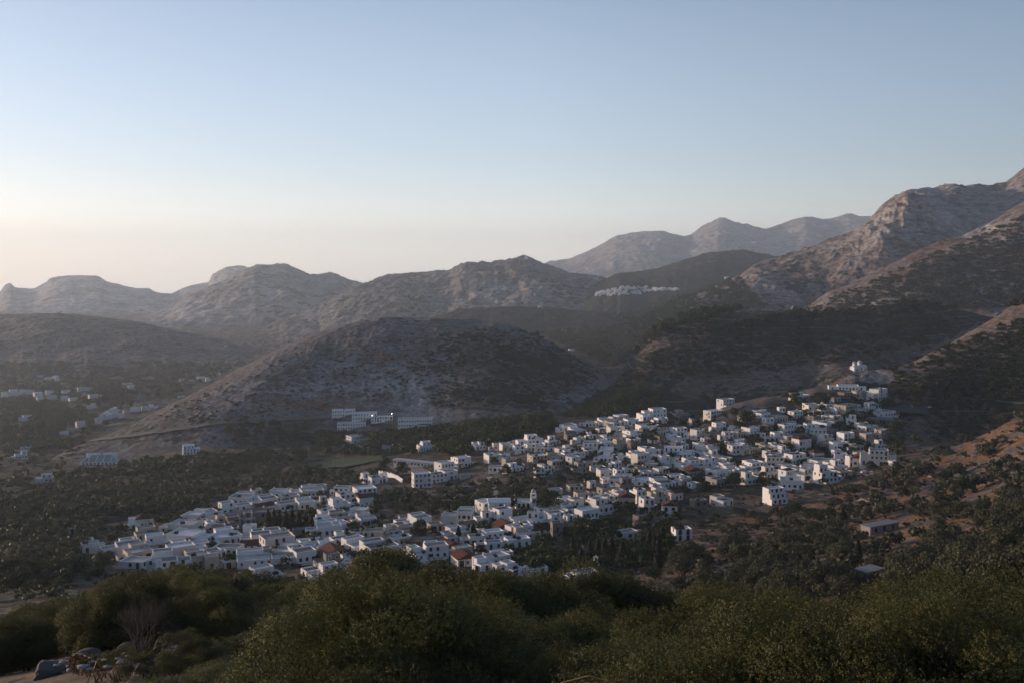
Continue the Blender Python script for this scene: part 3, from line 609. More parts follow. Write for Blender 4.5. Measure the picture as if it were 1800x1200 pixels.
            if rnd.random() < .12 and Hm > 4.5 and hp > 12:                             # outside stair
                bb = MB(); n = 10; sh = Hm*.5
                for q in range(n): bb.box(W/2+.003, W/2+1.0, Y1-.3-(q+1)*.3-.3, Y1-.3-q*.3-.3, -3, sh*(n-q)/n)
                bb.obj('outside_stair', wmat, root)
            if rnd.random() < .12 and hp > 12:
                aw = min(3.2, W*.5); bb = MB(); z = 2.6; ax = rnd.uniform(-W/2, W/2-aw)
                bb.quad((ax,Y0-1.6,z-.5),(ax+aw,Y0-1.6,z-.5),(ax+aw,Y0-.01,z),(ax,Y0-.01,z)); bb.quad((ax,Y0-.01,z-.04),(ax+aw,Y0-.01,z-.04),(ax+aw,Y0-1.6,z-.54),(ax,Y0-1.6,z-.54))
                bb.obj('awning', CLOTH, root)
        if kind == 'Wl' and wp > 60:
            pass
        top = (H if upper else Hm)
        words = f'{flw} {colw} flat-roofed house' + (' with upper room' if upper else '')
        if kind == 'Wb': words = 'white hotel with a long balcony'
        if kind == 'Wa': words = 'white guest house with arcade of arches'
        if kind == 'Wq': words = f'{flw} white school block'
        if kind == 'Wl': words = f'{flw} white house with blue shutters'
        if not far and hp > 8:
            zz = Hm-.4
            if rnd.random() < .30: link('water_heater', TANK, root, (rnd.uniform(-.3,.3)*W, Y0+D*.25, zz), rnd.uniform(-.4,.4))
            if rnd.random() < .35: link('chimney', CHIM, root, (rnd.choice((-1,1))*(W/2-.6), Y1-.6, (top if upper and False else Hm)-.1-.3))
            if rnd.random() < .2: link('antenna', ANT, root, (rnd.uniform(-.3,.3)*W, Y1-.8, zz))
    else:
        rise = min(2.6, D*.26); mat = rnd.choice(MR['red']) if k0 != 'O' else MR['ochre'][0]
        he = H-(rise*.5)
        if k0 == 'v':
            b.box(-W/2, W/2, Y0, Y1, -2, H); b.obj('wall', wmat, root)
            rb = MB(); rb.box(-W/2-.3, W/2+.3, Y0-.3, Y1+.3, H+.003, H+.2); rb.obj('roof', MR['flat'][1], root)
            for q in range(3): link('door' if q == 1 else 'window', DR['brown'] if q == 1 else WIN['brown'], root, (W*(q-1)*.3, Y0, .0 if q == 1 else .6))
            words = 'long low stone farm shed among the olive trees' if px < 1540 else 'grey stone farm shed with a flat pale roof'
        else:
            axis = 'y' if k0 in 'gsacA' else 'x'; hip = k0 in 'Hk'
            if k0 == 'k': he = H*.75
            if axis == 'y': he = H-min(2.4, W*.24)*.9; rise = min(2.4, W*.24)
            if k0 in 'rtA': 
                he = H
            i = len(b.v)
            r = shell(b, -W/2, W/2, Y0, Y1, -4, he, .02 if k0 not in 'rtA' else .35)
            tris = MB()
            if k0 not in 'rtA':
                if axis == 'y':
                    b.tri((-W/2,Y0,he),(W/2,Y0,he),(0,Y0,he+rise*.98*(W/2)/(W/2+.3))); b.tri((W/2,Y1,he),(-W/2,Y1,he),(0,Y1,he+rise*.98*(W/2)/(W/2+.3)))
                elif not hip:
                    zt = he+rise*.98*(D/2)/(D/2+.3)
                    b.tri((W/2,Y0,he),(W/2,Y1,he),(W/2,0,zt)); b.tri((-W/2,Y1,he),(-W/2,Y0,he),(-W/2,0,zt))
            b.obj('wall', wmat, root)
            if k0 in 'rtA':
                rb = MB(); rb.box(*r); rb.obj('roof', MR['flat'][0 if k0 != 't' else 1], root)
                w2 = W*.5; x2 = rnd.choice((-1, 1))*(W/2-w2/2-.2) ; o = pitched('tiled_canopy', w2, D*.45, H*.62 if k0 == 'r' else H+.02, .9, mat, root, False, 'x', .15)
                o.location = (x2, Y0-D*.15 if k0 == 'r' else Y0+.2, 0)
            else:
                o = pitched('roof', W, D, he+.004, rise, mat, root, hip, axis); o.location = (0, Y0, 0)
            if not far:
                if k0 in 'aA':
                    for f in range(2):
                        for q in (-1, 1):
                            link('window', BIGARCH if q < 0 or k0 == 'A' else WINB['brown'], root, (q*W*.24, Y0, .2+f*he/2+(0 if q < 0 or k0 == 'A' else .6)))
                    for f in range(2): link('window', WIN['brown'], root, (-W/2, 0, 1+f*he/2), rad(-90))
                elif k0 == 'T':
                    pass
                elif hp > 7: openings(root, W, D, he, rnd, fr, Y0, dens=.8)
            rn = {'O': 'ochre tiled', }.get(k0, 'red tiled')
            words = f'{flw} {colw} house under {rn} ' + ('gabled roof' if k0 in 'gsacO' or (k0 == 'R') else 'hipped roof')
            if k0 in 'rt': words = f'{flw} {"stone grey" if k0 == "S" else "white"} house with red tiled canopy'
            if k0 == 'a': words = 'tall white house with arched openings under a red tiled roof'
            if k0 == 'A': words = 'white villa with arched windows and tiled canopy'
            if k0 == 'T':
                words = 'white three-storey house with balconies standing apart'
            if k0 == 'k': words = 'white house with a steep red tiled roof among the flat roofs'
    return root, words, W, D, H, Y0, rnd, wmat
NH = 0
HREC = []
for li, t in enumerate(HS.replace('\n', '/').split('/')):
    q = t.split(); px, py, wp, hp = map(float, q[:4]); kind = q[4]
    if kind == 'T': 
        p = hit(px, py); s = p.y/F; W = 8.6; D = 7.5
        root = empty('house', (p.x, p.y+D/2, p.z), rad(20)); H = 27*s
        b = MB(); rb = MB(); fh = H/3
        for f in range(3):
            dy = f*1.3; r = shell(b, -W/2+.002*f, W/2-.002*f, -D/2+dy, D/2-.002*f, -4 if f == 0 else f*fh-.4, (f+1)*fh, .3); rb.box(*r)
            if f: b.box(-W/2+.01, W/2-.01, -D/2+dy-1.6, -D/2+dy-1.5, f*fh+.01, f*fh+.7)
            for k in range(3): link('door' if k == 1 else 'window', DR['brown'] if k == 1 else WIN['brown'], root, ((k-1)*2.4, -D/2+dy, f*fh+(.0 if k == 1 else .8)))
        b.obj('wall', MW['W'][1], root); rb.obj('roof', MR['flat'][0], root)
        reg(root, 'house', 'white three-storey house stepping back with balconies', px, py, 'houses of the hillside village', 9999); HREC.append((px, py, wp, hp)); continue
    R = build_house(px, py, wp, hp, kind, 100+li)
    if R is None: print('NOHIT', t); continue
    root, words = R[0], R[1]
    grp = 'houses of the hillside village' if px > 200 and py > 705 or px > 700 else 'houses of the valley plain'
    reg(root, 'shed' if kind == 'v' else 'house', words, px, py-hp/2, grp, wp*hp)
    HREC.append((px, py, wp, hp)); NH += 1
def inpoly(x, y, P):
    c = False; j = len(P)-1
    for i in range(len(P)):
        if (P[i][1] > y) != (P[j][1] > y) and x < (P[j][0]-P[i][0])*(y-P[i][1])/(P[j][1]-P[i][1])+P[i][0]: c = not c
        j = i
    return c
# lesser houses between the ones above
HAND = list(HREC); rin = random.Random(21)
KEEP = [(918,888,36,22),(508,915,46,34),(1065,965,110,46),(965,875,26,24),(739,935,20,24),(979,936,18,24),(938,876,14,22),(735,812,60,16),(172,805,50,20),(1425,675,30,16),(877,893,26,16)]
for PL, n in (([(990,765),(1160,745),(1280,742),(1400,722),(1540,705),(1570,760),(1540,800),(1480,845),(1400,850),(1300,845),(1230,865),(1180,870),(1100,860),(1000,835),(880,825),(870,805),(960,785)], 80),
  ([(210,985),(320,925),(430,880),(560,862),(650,870),(610,960),(640,985),(600,1005),(500,1005),(300,1000)], 26), ([(650,955),(790,910),(1000,885),(1090,862),(1180,872),(1150,900),(1060,905),(1000,925),(930,945),(880,1000),(650,975)], 34)):
    c = t_ = 0
    while c < n and t_ < 6000:
        t_ += 1; x = rin.uniform(200, 1600); y = rin.uniform(690, 1010)
        if not inpoly(x, y, PL): continue
        if any(((x-a)/c_)**2+((y-b_)/d_)**2 < 1 for a, b_, c_, d_ in KEEP): continue
        p = hit(x, y); s = p.y/F; wp = rin.uniform(5.5, 10)/s; hp = rin.choice((2.9, 3.1, 3.4, 5.6, 6.0))/s*rin.uniform(.9, 1.1)
        if any(((x-hx)/((wp+hw)*.5))**2+((y-hy)/((hp+hh)*.36))**2 < .72 for hx, hy, hw, hh in HREC): continue
        kd = rin.choices(['W', 'C', 'S', 'R', 'r', 't', 'g'], [10, 2.5, 2.6, .6, .5, .3, .5])[0]
        R = build_house(x, y, wp, hp, kd, 5000+t_)
        reg(R[0], 'house', R[1], x, y-hp/2, 'houses of the hillside village', wp*hp); HREC.append((x, y, wp, hp)); NH += 1; c += 1
print('houses', NH)
# ------------------------------------------------------------------ landmarks
WH = MW['W'][1]; OFFW = MW['W'][0]
def base(px, py): 
    p = hit(px, py); return p, p.y/F
def rect_windows(root, xs, y, z, mesh, name='window', rz=0):
    for x in xs: link(name, mesh, root, (x, y, z), rz)
# twin domed chapel on the spur
p, s = base(1511, 652); r = empty('chapel', (p.x, p.y+3.5, p.z+.3), rad(24)); s = p.y/F
b = MB(); u = s*1.12
for x0, x1, h in ((-13*u, -2.5*u, 8*u), (-2.4*u, 12.5*u, 9*u)):
    cx = (x0+x1)/2
    b.box(x0, x1, -3.2, 3.2, -3, h*.82); b.quad((x0,-3.2,h*.825),(x1,-3.2,h*.825),(x1,-1.2,h*.98),(x0,-1.2,h*.98)); b.quad((x1,3.2,h*.825),(x0,3.2,h*.825),(x0,1.2,h*.98),(x1,1.2,h*.98)); b.box(x0+.02,x1-.02,-1.2,1.2,h*.8,h*.985)
b.box(4.5*u, 11*u, -4.6, -3.2, -3, 5*u)
b.obj('wall', WH, r)
for cx, rr, hz in ((-7.5*u, 3.6*u, 8*u), (3.2*u, 4.0*u, 9*u)):
    d = MB(); d.lathe([(rr, hz*.9), (rr, hz+3.4*u), (rr*1.06, hz+3.4*u), (rr*1.06, hz+3.8*u)], 12, (cx, 0, 0)); dr = d.obj('drum', WH, r)
    d = MB(); d.lathe([(rr*1.0*math.cos(t), hz+3.8*u+rr*.85*math.sin(t)) for t in [k*math.pi/2/6*.98 for k in range(7)]], 12, (cx, 0, 0)); dm = d.obj('dome', DOME, r)
    d = MB(); z = hz+3.8*u+rr*.85; d.box(cx-.05, cx+.05, -.05, .05, z-.1, z+.9); d.box(cx-.28, cx+.28, -.04, .04, z+.5, z+.6); c = d.obj('cross', IRON, dm)
    for k in (-1, 0, 1): link('window', WINA['brown'], dr, (cx+k*rr*.55, -rr*math.sqrt(1-.3*k*k)-.02, hz+.8)).scale = (.5, 1, .7)
link('door', DR['brown'], r, (-7.5*u, -3.2, 0)); link('window', WINA['brown'], r, (1*u, -3.2, 1.2)); link('window', WINA['brown'], r, (8*u, -4.6, 1.0))
reg(r, 'chapel', 'white chapel with two drum domes on the spur above the village', 1511, 642)
w = MB(); 
for k in range(6): w.box(-30*u+k*2.9*u, -30*u+(k+1)*2.9*u-.01, -5, -4.6, -3, .9+.15*(k % 2))
r2 = w.obj('terrace_wall', MW['S'][1], None, (p.x, p.y+3, p.z)); reg(r2, 'wall', 'low tawny wall beside the twin domed chapel', 1490, 651)
# church with its slim bell tower
p, s = base(925, 893); r = empty('church', (p.x, p.y+4, p.z), rad(6)); u = s
b = MB(); rb = MB(); q = shell(b, -20*u, 20*u, -3.5, 4, -4, 11*u); rb.box(*q); b.obj('wall', WH, r); rb.obj('roof', MR['flat'][0], r)
rect_windows(r, [-14*u, -6*u, 2*u, 9*u], -3.5, .3, BIGARCH); link('door', DR['brown'], r, (14*u, -3.5, 0))
reg(r, 'church', 'white church nave with arched windows beside the bell tower', 918, 888)
p, s = base(938, 894); u = s; r = empty('bell_tower', (p.x, p.y+1.2, p.z), rad(6)); H = 36*u; a = 4.6*u
b = MB(); b.box(-a, a, -a, a, -4, H*.55); b.box(-a*1.12, a*1.12, -a*1.12, a*1.12, H*.55+.003, H*.575)
for k in (-1, 1):
    for j in (-1, 1): b.box(k*a*.9-a*.18, k*a*.9+a*.18, j*a*.9-a*.18, j*a*.9+a*.18, H*.575+.003, H*.74)
b.box(-a*1.1, a*1.1, -a*1.1, a*1.1, H*.74+.003, H*.765)
for k in (-1, 1):
    for j in (-1, 1): b.box(k*a*.62-a*.15, k*a*.62+a*.15, j*a*.62-a*.15, j*a*.62+a*.15, H*.765+.003, H*.88)
b.box(-a*.8, a*.8, -a*.8, a*.8, H*.88+.003, H*.9); b.obj('shaft', WH, r)
d = MB(); d.lathe([(a*.7*math.cos(t), H*.9+.003+a*.8*math.sin(t)) for t in [k*math.pi/2/5*.98 for k in range(6)]], 10); dm = d.obj('cupola', DOME, r)
d = MB(); d.lathe([(.05, H*.72), (.3, H*.70), (.36, H*.64), (.45, H*.62)], 10); d.obj('bell', IRON, r)
link('window', WINA['brown'], r, (0, -a, H*.32))
reg(r, 'bell tower', 'slim white bell tower with open belfry rising over the church', 938, 876)
# white hall left of the church, low pitched pale roof
p, s = base(877, 905); u = s; r = empty('hall', (p.x, p.y+5, p.z), rad(5)); W = 39*u; D = 9; H = 22*u
b = MB(); shell(b, -W/2, W/2, -D/2, D/2, -4, H, .02); b.tri((W/2,-D/2,H),(W/2,D/2,H),(W/2,0,H+.9)); b.tri((-W/2,D/2,H),(-W/2,-D/2,H),(-W/2,0,H+.9)); b.obj('wall', WH, r)
o = pitched('roof', W, D, H+.004, .95, MR['flat'][2], r, False, 'x', .3); o.location = (0, -D/2, 0)
rect_windows(r, [-.5*u, 8*u, 15*u], -D/2, H*.28, window_mesh('brown', .9, 1.9)); rect_windows(r, [0], -D/2, 0, DR['brown'], 'door')
reg(r, 'hall', 'plain white hall with three tall windows and a pale pitched roof', 877, 893)
# stone tower house and its stone annex
p, s = base(979, 952); u = s; r = empty('tower_house', (p.x, p.y+3, p.z), rad(10)); a = 9.5*u; H = 33*u
b = MB(); rb = MB(); q = shell(b, -a, a, -a, a, -4, H, .5, .35); rb.box(*q); 
for k in range(4): b.box(-a+k*a*.56, -a+k*a*.56+a*.3, -a+.002, -a+.3, H+.003, H+.45)
b.obj('wall', MW['S'][0], r); rb.obj('roof', MR['flat'][1], r)
link('window', WIN['brown'], r, (0, -a, H*.62)).scale = (.8, 1, .8); link('window', WIN['brown'], r, (a*.3, -a, H*.3)).scale = (.7, 1, .7); link('window', WIN['brown'], r, (-a, 0, H*.55), rad(-90))
reg(r, 'tower house', 'square grey stone tower house taller than its neighbours', 979, 936)
# long low school
pm, _ = base(737, 820); L = 37; yaw = rad(-27); r = empty('school', (pm.x, pm.y+3, pm.z), yaw); b = MB(); b.box(-L/2, L/2, -3, 1.8, -4, 3.3); b.obj('wall', MW['W'][3], r)
rb = MB(); rb.box(-L/2-.6, L/2+.6, -4.2, 2.1, 3.303, 3.6); rb.obj('roof', MR['flat'][0], r)
wm_ = window_mesh('brown', 1.6, 1.3)
for k in range(int(L/2.6)):
    x = -L/2+1.3+k*2.6
    if k % 5 != 4: link('window', wm_, r, (x, -3, 1.1))
    else: link('door', DR['brown'], r, (x, -3, 0))
for k in range(int(L/5)): c = MB(); c.tube((-L/2+2.5+k*5, -4, -1), (-L/2+2.5+k*5, -4, 3.3), .1, n=6); c.obj('column', WH, r)
reg(r, 'school', 'long low school with a flat pale roof and rows of brown windows', 735, 812)
# garden wall below the school
def seg_wall(px0, py0, px1, py1, h, t, mat, name, label):
    pa, _ = base(px0, py0); pb, _ = base(px1, py1); d = pb-pa; L = math.hypot(d.x, d.y); n = max(2, int(L/6)); b = MB()
    yaw = math.atan2(d.y, d.x)
    for k in range(n):
        f = (k+.5)/n; z = float(height(pa.x+d.x*f, pa.y+d.y*f))-pa.z
        b.box(L*k/n, L*(k+1)/n-.002, -t/2, t/2, z-2, z+h); b.box(L*k/n+.001, L*(k+1)/n-.003, -t/2-.06, t/2+.06, z+h+.002, z+h+.12)
    o = b.obj(name, mat, None, tuple(pa), yaw); reg(o, 'wall', label, (px0+px1)/2, (py0+py1)/2); return o
for a in ((666,834,708,848,2.6,.3,WH,'garden_wall','high whitewashed garden wall'), (575,1052,640,1062,1.2,.4,MW['S'][0],'stone_wall','low stone wall'),
  (1135,912,1170,910,1.6,.3,MW['C'][1],'garden_wall','pale retaining wall'), (985,838,1018,842,1.8,.4,MW['S'][1],'retaining_wall','tawny stone retaining wall'),
  (1004,826,1028,846,1.5,.3,WH,'garden_wall','white stepped lane wall'), (1310,713,1295,722,1.2,.4,MW['S'][0],'stone_wall','grey dry stone wall on the bare slope'),
  (895,845,906,872,1.0,.4,MW['S'][0],'stone_wall','narrow stone wall beside the lane'), (1585,833,1640,838,1.0,.5,MW['S'][0],'stone_wall','grey dry stone wall'),
  (1500,878,1540,882,1.2,.5,MW['S'][1],'retaining_wall','brown terrace wall'), (1250,895,1330,893,1.3,.4,MW['S'][0],'retaining_wall','grey terrace wall'),
  (545,946,560,958,1.6,.3,WH,'garden_wall','whitewashed yard wall'), (420,965,440,974,1.4,.3,WH,'garden_wall','whitewashed yard wall'), (1380,650,1395,652,.8,.3,MW['S'][0],'stone_wall','low stone wall')):
    seg_wall(*a)
# stepped concrete stand facing the valley
p, s = base(172, 816); u = s; r = empty('grandstand', (p.x, p.y+6, p.z), rad(8))
b = MB(); 
for k in range(9):
    w0 = 32*u-(0 if k < 6 else 5*u)
    b.box(-w0+k*.6, w0-k*.6, -6+k*1.1, -6+(k+1)*1.1-.003, -4, 2.0+k*.55)
b.obj('seating_tiers', plaster('grey_green_seating', (.36,.39,.39), .2), r)
b = MB()
for x in (-32*u, -19*u, -6*u, 6*u, 19*u, 32*u):
    for k in range(9): b.box(x-.28+(.6*k if x < -20*u else -.6*k if x > 20*u else 0), x+.28+(.6*k if x < -20*u else -.6*k if x > 20*u else 0), -6+k*1.1-.01, -6+(k+1)*1.1-.02, 1, 2.0+k*.55+.12)
b.obj('aisle', WH, r)
b = MB(); b.box(-34*u, 34*u, -6.6, -6.2, -4, 2.3); b.box(-27*u, -1.5*u, 4.1, 4.5, -2, 8.2); b.box(1.5*u, 27*u, 4.1, 4.5, -2, 8.2); b.obj('parapet', WH, r)
for k in range(9): link('door', DR['brown'], r, ((k-4)*6.5*u, -6.6, -.2))
reg(r, 'grandstand', 'pale concrete stepped grandstand at the foot of the hill', 172, 805)
# shrine with bell gable
p, s = base(1048, 1006); u = s; r = empty('shrine', (p.x, p.y+1.5, p.z), rad(10)); a = 6.5*u
b = MB(); b.lathe([(a*1.05, -3), (a*1.05, 13*u), (a*1.15, 13*u+.003), (a*1.15, 13.8*u)], 8); b.obj('wall', WH, r)
d = MB(); d.lathe([(a*1.0*math.cos(t), 13.8*u+.003+a*.6*math.sin(t)) for t in [k*math.pi/2/5*.98 for k in range(6)]], 12); d.obj('dome', DOME, r)
b = MB(); z = 14*u+a*.55; b.box(-.7, -.4, -.2, .2, z-.2, z+1.5); b.box(.4, .7, -.2, .2, z-.2, z+1.5); b.box(-.75, .75, -.22, .22, z+1.503, z+1.8); b.box(-.05, .05, -.05, .05, z+1.8, z+2.5); b.box(-.2,.2,-.04,.04,z+2.1,z+2.2); b.obj('bell_gable', WH, r)
link('window', WINA['brown'], r, (0, -a*.98, 1.6)); link('door', DR['brown'], r, (a*.7, -a*.68, 0), rad(45))
reg(r, 'shrine', 'small round white shrine with a bell gable among cypresses', 1048, 995)
# ridge towers
p, s = base(1180, 577); u = s; r = empty('tower', (p.x, p.y, p.z)); b = MB(); b.lathe([(2.4, -2), (2.2, 4), (2.1, 7.2), (2.3, 7.203), (2.3, 7.6), (1.5, 7.5)], 12); b.obj('wall', MW['S'][1], r)
b = MB(); b.lathe([(1.9, 7.4), (0.05, 7.8)], 12); b.obj('roof', MR['flat'][1], r); link('door', DR['brown'], r, (0, -2.32, 0))
reg(r, 'tower', 'lone round stone mill tower on the dark ridge', 1180, 573)
p, s = base(1396, 546); r = empty('ruin', (p.x, p.y, p.z)); b = MB(); b.lathe([(4, -2), (3.7, 3.5), (2.6, 4.8), (2.5, 6)], 10); b.box(4, 9, -2, 2, -2, 3.2); b.obj('wall', MW['S'][1], r); link('door', DR['brown'], r, (6.5, -2, 0))
reg(r, 'ruin', 'squat round stone ruin on the crest of the dark ridge', 1396, 543)
p, s = base(925, 457); r = empty('hilltop_chapel', (p.x, p.y, p.z)); b = MB(); b.box(-8, 8, -6, 6, -4, 9); b.lathe([(5, 9), (4.5, 12), (2.5, 15), (.1, 16)], 8); b.obj('wall', WH, r); link('door', DR['brown'], r, (0, -6, 0))
reg(r, 'chapel', 'tiny chapel on the peak of the central skyline ridge', 925, 455)
# ------------------------------------------------------------------ roads and flat areas draped on the land
def drape(name, P, width, mat, lift=.12, closed=False, dmin=0):
    W_ = [hit(x, y, dmin) for x, y in P]; W_ = [w for w in W_ if w is not None]
    pts = []
    for a, c in zip(W_, W_[1:]):
        n = max(2, int((c-a).length/4))
        for k in range(n): pts.append(a.lerp(c, k/n))
    pts.append(W_[-1])
    for _ in range(4): pts = [pts[0]]+[(pts[i-1]+pts[i]*2+pts[i+1])/4 for i in range(1, len(pts)-1)]+[pts[-1]]
    V = []; m = 5
    for i, q in enumerate(pts):
        t = pts[min(i+1, len(pts)-1)]-pts[max(i-1, 0)]; n = Vector((-t.y, t.x, 0)).normalized()
        hs = [float(height(q.x+n.x*width*(k/(m-1)-.5), q.y+n.y*width*(k/(m-1)-.5))) for k in range(m)]
        zc = max(hs)*.5+sum(hs)/m*.5
        for k in range(m):
            f = k/(m-1)-.5; V.append((q.x+n.x*width*f, q.y+n.y*width*f, max(hs[k], hs[k]*.5+zc*.5)+lift))
    Fq = [(i*m+k, i*m+k+1, (i+1)*m+k+1, (i+1)*m+k) for i in range(len(pts)-1) for k in range(m-1)]
    me = np_mesh(name, V, Fq, [mat], None, True); return tag(link(name, me), kind='structure')
drape('road', [(1475,700),(1458,688),(1440,686),(1424,681),(1416,674),(1414,668),(1422,661),(1436,657)], 5, ASPH, .25)
drape('path', [(1436,657),(1455,654),(1480,653),(1495,653)], 3, DIRT, .2)
drape('road', [(100,792),(150,778),(200,770),(270,760),(330,752),(430,742),(520,736),(585,730)], 9, DIRT, .4)
drape('road', [(585,738),(640,742),(700,752),(760,752),(800,742),(840,735)], 7, ASPH, .4)
drape('road', [(800,715),(850,714),(890,718),(930,728)], 9, DIRT, .5)
drape('road', [(1022,648),(1036,652),(1050,658),(1062,668),(1060,678),(1056,684)], 10, DIRT, .6, dmin=700)
drape('road', [(1560,724),(1600,722),(1640,716),(1675,707),(1690,700)], 7, ASPH, .4)
drape('road', [(1580,716),(1605,722),(1630,722)], 26, ASPH, .5)
drape('road', [(380,806),(430,797),(480,790),(560,783),(620,778)], 6, DIRT, .4)
drape('road', [(868,885),(872,868),(866,850),(858,838)], 3, CONC, .2); drape('road', [(700,812),(712,822),(730,832)], 18, plaster('school_yard', (.22,.16,.15), .3), .3)
drape('road', [(700,830),(694,842),(680,855),(700,868)], 5, ASPH, .25); drape('road', [(770,772),(740,783),(715,798)], 4, CONC, .25)
drape('road', [(560,1040),(600,1028),(640,1015),(660,1008)], 5, ASPH, .2); drape('path', [(1600,470+165),(1640,616),(1680,596),(1720,572),(1760,552),(1798,528)], 4, DIRT, .4, dmin=600)
drape('road', [(1010,945),(1018,958),(1014,975),(1012,990)], 4, CONC, .2); drape('road', [(480,905),(560,920),(600,945),(640,958),(700,962)], 4, CONC, .2)
drape('road', [(1150,915),(1130,900),(1128,885)], 4, CONC, .2); drape('road', [(230,960),(290,965),(350,960),(420,948)], 4, CONC, .2)
drape('sports_pitch', [(545,815),(585,816),(620,815),(652,813)], 48, plain('pitch_turf', (.026,.062,.022), .95), .15)
# ------------------------------------------------------------------ poles
def pole(px, py, hp, label, arm=True, lamp=False):
    p, s = base(px, py); H = max(6.5, hp*s); r = empty('utility_pole' if not lamp else 'floodlight_mast', (p.x, p.y, p.z)); b = MB(); b.tube((0,0,-1),(0,0,H),.16,.10,7); b.obj('pole', WOOD if not lamp else STEEL, r)
    b = MB()
    if lamp: b.box(-.9,.9,-.12,.12,H+.003,H+.45); b.obj('lamp_head', STEEL, r)
    else: b.box(-.8,.8,-.06,.06,H-.7,H-.58); [b.tube((x,0,H-.58),(x,0,H-.4),.05,n=5) for x in (-.7,0,.7)]; b.obj('crossarm', WOOD, r)
    reg(r, 'pole' if not lamp else 'floodlight', label, px, py-hp/2, None if not lamp else 'floodlights round the sports pitch')
for px, py, hp in ((1428,661,17),(1438,658,30),(1307,697,14),(1483,648,10),(1593,800,26),(1125,926,16),(604,1003,26),(757,915,10),(819,1000,24),(996,858,20),(1226,770,18),(1061,800,14),(1168,744,10),(912,975,14),(356,955,16),(476,1000,20),(1385,705,12),(1092,850,14),(1325,790,12),(262,940,12)):
    pole(px, py, hp, 'wooden utility pole')
for px, py, hp in ((586,823,20),(638,824,18),(603,800,16),(647,800,12),(541,800,14)): pole(px, py, hp, 'grey floodlight mast', lamp=True)
LIT = NT('lit_lamp'); LIT.b.inputs['Emission Color'].default_value = (1,.93,.8,1); LIT.b.inputs['Emission Strength'].default_value = 25
for px, py in ((655,734), (689,731)):
    p, s = base(px, py+8); z = p.z+7.2; r = empty('street_lamp', (p.x, p.y-1.5, p.z-1.5)); b = MB(); b.tube((0,0,-1),(0,0,8.2),.09,.06,6); b.obj('pole', STEEL, r); b = MB(); b.box(-.2,.2,-.2,.2,8.2,8.5); b.obj('lamp', LIT.m, r)
    reg(r, 'street lamp', 'lit street lamp beside the white school block', px, py)
# ------------------------------------------------------------------ cars and the coach
CP = [plain('car_paint_'+n, c, .3) for n, c in (('white', (.75,.75,.76)), ('silver', (.4,.41,.43)), ('dark', (.04,.045,.055)), ('red', (.3,.03,.03)), ('blue', (.06,.12,.25)))]
RUB = plain('tyre_rubber', (.02,.02,.02), .8)
def car_meshes():
    b = MB(); P = [(-2.1,.35),(-2.15,.75),(-1.95,.95),(-1.5,1.0),(-.95,1.42),(.55,1.45),(1.15,1.02),(1.95,.88),(2.12,.65),(2.1,.35)]
    for y in (-.82, .82):
        i = len(b.v); b.v += [(x, y*(1 if z < 1.05 else .84), z) for x, z in P]; b.f.append(tuple(i+k for k in (range(10) if y > 0 else range(9, -1, -1)))); b.m.append(0)
    for k in range(10):
        j = (k+1) % 10; b.f.append((k, j, 10+j, 10+k)); b.m.append(0)
    body = b; g = MB()
    g.quad((1.13,-.66,1.05),(1.13,.66,1.05),(.60,.62,1.425),(.60,-.62,1.425)); g.quad((-1.5,.66,1.03),(-1.5,-.66,1.03),(-1.0,-.62,1.40),(-1.0,.62,1.40))
    for s in (-1, 1): g.quad((-1.2,s*.80,1.03),(.95,s*.80,1.03),(.5,s*.715,1.38),(-.9,s*.715,1.38))
    w = MB(); w.tube((0,-.1,0),(0,.1,0),.31,n=12); w.tube((0,.1,0),(0,-.1,0),.31,n=12)
    return body, g.mesh('window_band', GLASS), w.mesh('wheel', RUB)
body, GB_, WB_ = car_meshes(); BODY = [body.mesh('car_body', c) for c in CP]
CNAME = ['white', 'silver', 'dark', 'red', 'blue']
def car(px, py, ci, yaw, where):
    p, s = base(px, py); z = float(height(p.x, p.y)); r = empty('parked_car', (p.x, p.y, z+.35), rad(yaw)); link('body', BODY[ci], r); link('windows', GB_, r)
    for x in (-1.3, 1.3):
        for y in (-.78, .78): link('wheel', WB_, r, (x, y, .31))
    reg(r, 'car', f'{CNAME[ci]} car {where}', px, py, 'parked cars')
for i, (x, y) in enumerate(((705,872),(716,874),(738,883),(762,890),(770,882),(1520,832),(1532,834),(1512,838),(1598,722),(1608,724),(1616,720),(1625,724),(1592,716),(1604,716),(1634,718),(652,990),(618,1036),(1165,918))):
    car(x, y, [0,1,0,2,0,0,0,4,1,0,2,0,3,1,0,1,0,2][i], [20,80,10,35,100,15,70,10,80,85,90,95,80,85,10,30,20,60][i], 'parked on the road' if 1590 < x < 1640 else 'parked beside the houses')
p, s = base(746, 751); r = empty('coach', (p.x, p.y, p.z+1.2), rad(10)); b = MB(); L = 5.2
b.box(-L, L, -1.2, 1.2, .45, 3.1); b.box(-L+.1, L-.1, -1.1, 1.1, 3.103, 3.25); b.obj('body', CP[0], r)
b = MB(); [b.quad((-L+.4+k*1.45,-1.22,1.6),(-L+1.7+k*1.45,-1.22,1.6),(-L+1.7+k*1.45,-1.22,2.6),(-L+.4+k*1.45,-1.22,2.6)) for k in range(7)]; b.obj('windows', GLASS, r)
for x in (-3.4, 3.2): link('wheel', WB_, r, (x, -1.15, .45)).scale = (1.4, 1, 1.4)
reg(r, 'coach', 'white coach parked before the long school block', 746, 748)
